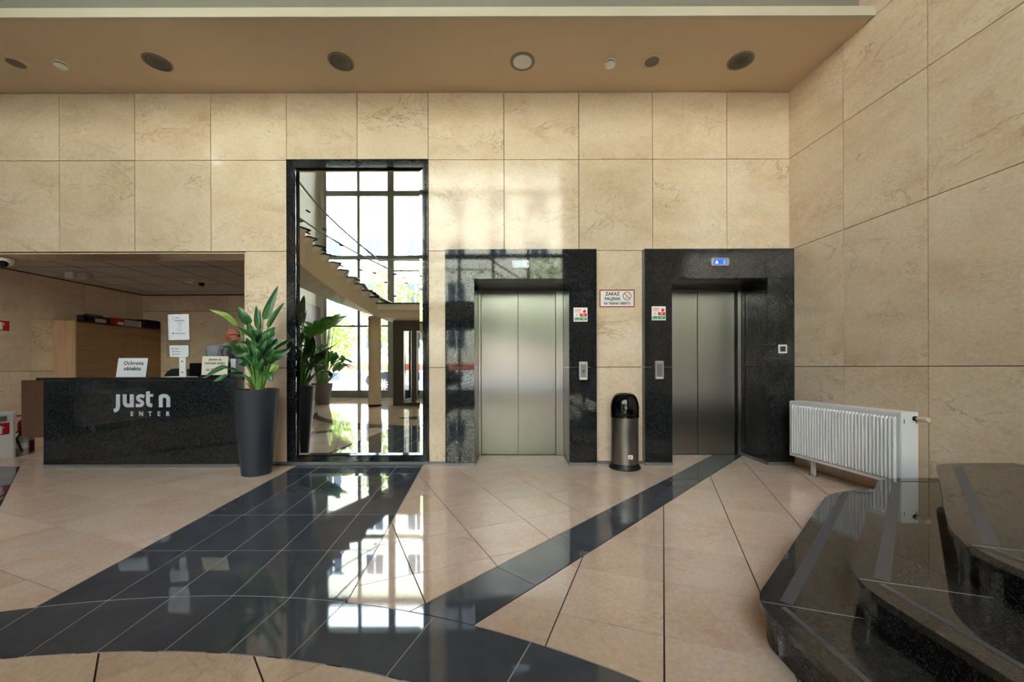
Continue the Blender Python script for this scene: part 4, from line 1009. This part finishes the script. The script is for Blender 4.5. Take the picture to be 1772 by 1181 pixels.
for k in range(NL):
    x0 = -.6 + k*GO; zt = Z0 - (k+1)*RL_
    obj('tread', bx(x0, x0+GO+.03, CS.y-ro-.03, CS.y-ri+.03, zt-.035, zt), 'charcoal_pot', sp, smooth=False)
    zs = [max(.47, Z0-k*RL_-.38), max(.47, Z0-(k+1)*RL_-.38)]
    hexa(bml_, [(x0,CS.y-ro,zs[0]),(x0+GO,CS.y-ro,zs[1]),(x0+GO,CS.y-ri,zs[1]),(x0,CS.y-ri,zs[0]),(x0,CS.y-ro,zt-.036),(x0+GO,CS.y-ro,zt-.036),(x0+GO,CS.y-ri,zt-.036),(x0,CS.y-ri,zt-.036)])
obj('flight_body', bml_, 'plaster_beige', sp, smooth=False)
for r_, nm in ((ri+.03, 'inner'), (ro-.03, 'outer')):
    P = [(-.6+NL*GO, CS.y-r_, Z0+1.15-NL*RL_), (-.6, CS.y-r_, Z0+1.16), (-2.0, CS.y-r_, Z0+1.18), (CS.x, CS.y-r_, Z0+1.18)]
    for k in range(1, NT*2+1):
        a = k*DA/2; P.append((*arc(a, r_), Z0 + RISE*k/2 + 1.20))
    obj('handrail', tube(P, .022, 8), 'aluminium', sp)
    bmg = bmesh.new(); prev = None
    for k in range(0, NT+1):
        a = k*DA; x, y = arc(a, r_); z = Z0 + RISE*k
        cur = (bmesh.ops.create_vert(bmg, co=(x, y, z+.10))['vert'][0], bmesh.ops.create_vert(bmg, co=(x, y, z+1.08))['vert'][0])
        if prev: bmg.faces.new((prev[0], cur[0], cur[1], prev[1]))
        prev = cur
    obj('glass_panel', bmg, 'clear_glass', sp)
    bml = bmesh.new(); vs = [bml.verts.new(p) for p in ((-.6, CS.y-r_, Z0+.05), (CS.x, CS.y-r_, Z0+.05), (CS.x, CS.y-r_, Z0+1.08), (-.6, CS.y-r_, Z0+1.08))]; bml.faces.new(vs)
    obj('glass_panel', bml, 'clear_glass', sp, smooth=False)
    bml = bmesh.new(); vs = [bml.verts.new(p) for p in ((-.58, CS.y-r_, Z0), (-.6+NL*GO, CS.y-r_, Z0-NL*RL_+.1), (-.6+NL*GO, CS.y-r_, Z0-NL*RL_+1.05), (-.58, CS.y-r_, Z0+1.05))]; bml.faces.new(vs)
    obj('glass_panel', bml, 'clear_glass', sp, smooth=False)
    for k in range(0, NT, 2):
        for zz in (.2, .75):
            a = (k+.5)*DA; x, y = arc(a, r_)
            tx, ty = math.cos(a), -math.sin(a)
            obj('glass_clamp', tube([(x-tx*.05, y-ty*.05, Z0+RISE*(k+.5)+zz+.012), (x+tx*.05, y+ty*.05, Z0+RISE*(k+.5)+zz-.012)], .022, 8), 'dark_metal', sp)
    for x in (-3.2, -2.4, -1.6, -.8):
        for zz in (.2, .8): obj('glass_clamp', tube([(x-.05, CS.y-r_, Z0+zz), (x+.05, CS.y-r_, Z0+zz)], .022, 8), 'dark_metal', sp)
co = root('support_column', (-4.02, -2.47, 0), 'round cream column under the stair landing, reflected in the mirror', 'column')
obj('shaft', lathe([(.18,.0),(.18,2.62)], (-4.02,-2.47,0), 36), 'plaster_beige', co)
obj('foot_ring', lathe([(.185,0),(.185,.045)], (-4.02,-2.47,0), 36), 'dark_metal', co)

# entrance porch of glass and grey metal
dr = root('door_1', (-2.2, -2.46, 0), kind='structure')
F = lambda nm, *k: obj(nm, bx(*k), 'aluminium_dark', dr, smooth=False)
F('door_frame', -3.48, -3.17, -2.6, -2.46, 0, 2.50); F('door_frame', -.7, -.4, -2.6, -2.46, 0, 2.5)
F('header', -3.169, -.701, -2.6, -2.46, 2.2, 2.50); F('threshold', -3.169, -.701, -2.58, -2.48, .001, .10)
F('door_stile', -2.95, -2.80, -2.56, -2.50, .101, 2.199); F('door_stile', -2.0, -1.9, -2.56, -2.50, .101, 2.199)
for x0, x1 in ((-3.168, -2.951), (-2.799, -2.001), (-1.899, -.702)):
    obj('pane', bx(x0, x1, -2.535, -2.525, .101, 2.199), 'clear_glass', dr, smooth=False)
F('side_post', -3.48, -3.40, -5.90, -5.82, 0, 2.5); F('side_post', -3.48, -3.40, -4.3, -4.22, 0, 2.5); F('side_rail', -3.48, -3.40, -5.819, -4.301, 2.4, 2.5); F('side_rail', -3.48, -3.40, -4.219, -2.601, 2.4, 2.5)
F('side_rail', -3.48, -3.40, -5.819, -4.301, .001, .1); F('side_rail', -3.48, -3.40, -4.219, -2.601, .001, .1)
for y0, y1 in ((-5.818, -4.302), (-4.218, -2.602)): obj('pane', bx(-3.445, -3.435, y0, y1, .101, 2.399), 'clear_glass', dr, smooth=False)
obj('handle', tube([(-3.12, -2.43, .95), (-3.12, -2.43, 1.45)], .014, 8), 'chrome', dr)
F('porch_roof', -3.48, -.4, -5.9, -2.601, 2.501, 2.495+.004)

# curtain wall: upright by upright, pane by pane
GX = [-7.05, -5.79, -4.57, -3.25, -1.96, -.70, .62, 1.94]; YW = -5.95
ZT = [(.0, .26), (2.66, 2.73), (5.22, 5.36), (7.62, 7.82), (8.90, 9.0)]
for i in range(len(GX)-1):
    wi = root('window_%d' % (i+1), ((GX[i]+GX[i+1])/2, YW, 0), kind='structure')
    hw = [(.12 if q == 2 else .05) for q in (i, i+1)]
    for q in ((i, i+1) if i == 6 else (i,)):
        m_ = .12 if q == 2 else .05; obj('mullion', bx(GX[q]-m_, GX[q]+m_, YW-.08, YW+.08, 0, 9.0), 'aluminium', wi, smooth=False)
    u0, u1 = GX[i]+hw[0]+.001, GX[i+1]-hw[1]-.001
    for z0, z1 in ZT: obj('transom', bx(u0, u1, YW-.05, YW+.06, z0, z1), 'aluminium', wi, smooth=False)
    for (z0, z1), (z2, z3) in zip(ZT, ZT[1:]): obj('pane', bx(u0, u1, YW-.004, YW+.004, z1+.001, z2-.001), 'clear_glass', wi, smooth=False)
wf = obj('wall_front', bx(2.0, 4.5, YW-.25, YW+.02, 0, 9.0), 'upper_paint', smooth=False); props(wf, kind='structure')
props(obj('wall_front', bx(-7.6, -7.11, YW-.25, YW+.02, 0, 9.0), 'upper_paint', smooth=False), kind='structure')
for x0, x1 in ((2.01, 2.70), (2.71, 3.40), (3.41, 4.08)):
    for z0, z1 in ((.02, 2.69), (2.70, 5.3), (5.31, 7.7)): obj('cladding_panel', bx(x0, x1, YW+.021, YW+.04, z0, z1), 'lilac_panel', wf, smooth=False)
# big potted plant by the glazing
P2 = (-5.80, -2.98, 0)
p2 = root('potted_plant', P2, 'broad-leaved banana-like plant in a flared grey pot, reflected in the mirror', 'potted plant')
obj('pot', lathe([(.19,0),(.20,.01),(.30,.63),(.315,.65),(.30,.652),(.28,.60)], P2, 32), 'grey_pot', p2)
obj('soil', lathe([(.285,.60),(0,.62)], P2, 20), 'soil', p2)
rg = random.Random(11)
for k in range(38):
    a = k*2.399; hgt = .45 + 2.0*((k*0.618) % 1); out = .35 + .45*rg.random(); ln_ = .55 + .35*rg.random()
    d = Vector((math.cos(a), math.sin(a), 0)); b0 = Vector(P2) + d*.10 + Vector((0,0,.60)); b1 = Vector(P2) + d*out*.6 + Vector((0,0,.62+hgt*.75))
    m1 = b1 + d*ln_*.35 + Vector((0,0,ln_*.32)); t1 = b1 + d*ln_*.75 + Vector((0,0,ln_*(.15 if hgt < 1.4 else .45)))
    bl, stm = blade([b0, b1, m1, t1], .27+.10*rg.random(), Vector((-d.y, d.x, .1)), .2, pet_r=.014)
    lf = obj('leaf', bl, 'leaf_lush', p2, ang=60); obj('stalk', stm, 'leaf_stem', lf)

# ------------------------------------------------------------------ street outside
props(obj('ground', bx(-40, 30, -40, -6.31, -.3, -.02), 'asphalt', smooth=False), kind='structure')
bd = root('apartment_building', (-4, -17, 0), 'pale apartment block across the street, seen through the mirrored glazing', 'building')
obj('wall', bx(-24, 16, -17.5, -17.0, 1.35, 14), 'render_cream', bd, smooth=False)
obj('base_course', bx(-24, 16, -17.5, -16.98, .95, 1.349), 'brick_red', bd, smooth=False)
obj('plinth', bx(-24, 16, -17.5, -17.0, -.02, .949), 'render_white', bd, smooth=False)
obj('roof', bx(-24.4, 16.4, -18.5, -16.5, 14, 14.3), 'asphalt', bd, smooth=False)
for i in range(14):
    for j in range(4):
        x = -22.5 + i*2.7; z = 2.3 + j*2.9
        fwn = obj('window', bx(x-.62, x+.62, -17.0, -16.96, z, z+1.5), 'render_white', bd, smooth=False)
        obj('pane', bx(x-.54, x-.04, -16.959, -16.945, z+.08, z+1.42, bm=bx(x+.04, x+.54, -16.959, -16.945, z+.08, z+1.42)), 'window_dark', fwn, smooth=False)
    obj('window', bx(-22.5+i*2.7-.4, -22.5+i*2.7+.4, -17.0, -16.985, .3, .8), 'window_dark', bd, smooth=False)
def tree(c, hgt, rad, label, seed, group):
    rg = random.Random(seed); tr_ = root('street_tree', c, label, 'tree', group)
    obj('trunk', tube([c, (c[0]+.05, c[1], c[2]+hgt*.35), (c[0], c[1], c[2]+hgt*.7)], [.10,.08,.04], 8), 'bark', tr_)
    bm = bmesh.new()
    for k in range(2200):
        v = Vector((rg.gauss(0,1), rg.gauss(0,1), rg.gauss(0,1))).normalized()*(rg.random()**.4)
        p = Vector(c) + Vector((v.x*rad, v.y*rad, hgt*.62 + v.z*hgt*.40)); s = .07+.06*rg.random()
        a = Vector((rg.gauss(0,1), rg.gauss(0,1), rg.gauss(0,1))).normalized(); b2 = a.orthogonal().normalized()
        bm.faces.new([bm.verts.new(p + q) for q in (a*s, b2*s*.6, -a*s, -b2*s*.6)])
    o = obj('crown', bm, 'leaf_outdoor', tr_, smooth=False); o['kind'] = 'stuff'
tree((-9.6, -11.5, -.02), 4.2, 1.5, 'pale green street tree behind the mirrored plant', 3, 'street trees beyond the glazing')
tree((-7.0, -14.2, -.02), 7.0, 1.9, 'taller pale street tree above the parked car', 5, 'street trees beyond the glazing')
tree((2.3, -13.6, -.02), 7.6, 2.2, 'street tree reflected faintly in the granite of the lift', 8, 'street trees beyond the glazing')
# parked car
CY = -9.85
ca = root('parked_car', (-4.75, CY-.85, -.02), 'black parked car with silver spoked wheels, seen in the mirror', 'car')
sidep = [(-7.0,.36),(-7.0,.62),(-6.85,.80),(-6.1,.92),(-5.55,.98),(-4.0,.99),(-2.9,.95),(-2.55,.80),(-2.5,.40),(-2.7,.24),(-6.8,.24)]
def car_prism(P, y0, y1, inset=0):
    bm = bmesh.new(); a = [bm.verts.new((x, y0, z)) for x, z in P]; b2 = [bm.verts.new((x, y1, z)) for x, z in P]; n = len(P)
    bm.faces.new(a); bm.faces.new(b2[::-1])
    for k in range(n): bm.faces.new((a[k], a[(k+1)%n], b2[(k+1)%n], b2[k]))
    return bm
bm = car_prism(sidep, CY-1.7, CY); bmesh.ops.bevel(bm, geom=bm.edges[:], offset=.05, segments=2, affect='EDGES'); obj('body', bm, 'car_black', ca)
bm = bmesh.new(); cabp = [(-5.75,.95),(-5.05,1.38),(-4.6,1.45),(-3.7,1.44),(-2.85,.95)]
A = [bm.verts.new((x, CY-.06-(.18 if z > 1 else 0), z)) for x, z in cabp]; B = [bm.verts.new((x, CY-1.64+(.18 if z > 1 else 0), z)) for x, z in cabp]
bm.faces.new(A); bm.faces.new(B[::-1])
for k in range(5): bm.faces.new((A[k], A[(k+1)%5], B[(k+1)%5], B[k]))
obj('cabin', bm, 'car_black', ca, smooth=False)
def win(P): obj('window', plate([P], (0, CY-.06, .95), XR*-1, Vector((0,-.18,.46)).normalized(), .004), 'car_glass', ca, smooth=False)
win([(5.5,.06),(4.55,.06),(4.55,.43),(5.05,.40)]); win([(4.48,.06),(3.1,.06),(3.72,.42),(4.48,.43)])
obj('headlamp', bx(-6.99, -6.8, CY-.4, CY-.06, .66, .76, .02), 'chrome', ca)
for x in (-6.15, -3.35):
    wh = obj('wheel', tube([(x, CY-.20, .31), (x, CY+.015, .31)], .33, 28), 'rubber_tyre', ca)
    obj('rim', tube([(x, CY+.0155, .31), (x, CY+.02, .31)], .26, 28), 'dark_metal', wh)
    bm = bmesh.new()
    for k in range(11):
        a = 2*math.pi*k/11; d_ = (math.cos(a), math.sin(a)); n2 = (-d_[1], d_[0])
        pl4 = [(x+d_[0]*.04+n2[0]*.012, .31+d_[1]*.04+n2[1]*.012), (x+d_[0]*.245+n2[0]*.028, .31+d_[1]*.245+n2[1]*.028), (x+d_[0]*.245-n2[0]*.028, .31+d_[1]*.245-n2[1]*.028), (x+d_[0]*.04-n2[0]*.012, .31+d_[1]*.04-n2[1]*.012)]
        for f_ in (0,): 
            a4 = [bm.verts.new((px_, CY+.021, pz_)) for px_, pz_ in pl4]; b4 = [bm.verts.new((px_, CY+.034, pz_)) for px_, pz_ in pl4]
            bm.faces.new(a4); bm.faces.new(b4[::-1])
            for q in range(4): bm.faces.new((a4[q], a4[(q+1)%4], b4[(q+1)%4], b4[q]))
    obj('spokes', bm, 'white_enamel', wh, smooth=False)
    obj('hub_cap', tube([(x, CY+.021, .31), (x, CY+.038, .31)], .045, 16), 'white_enamel', wh)
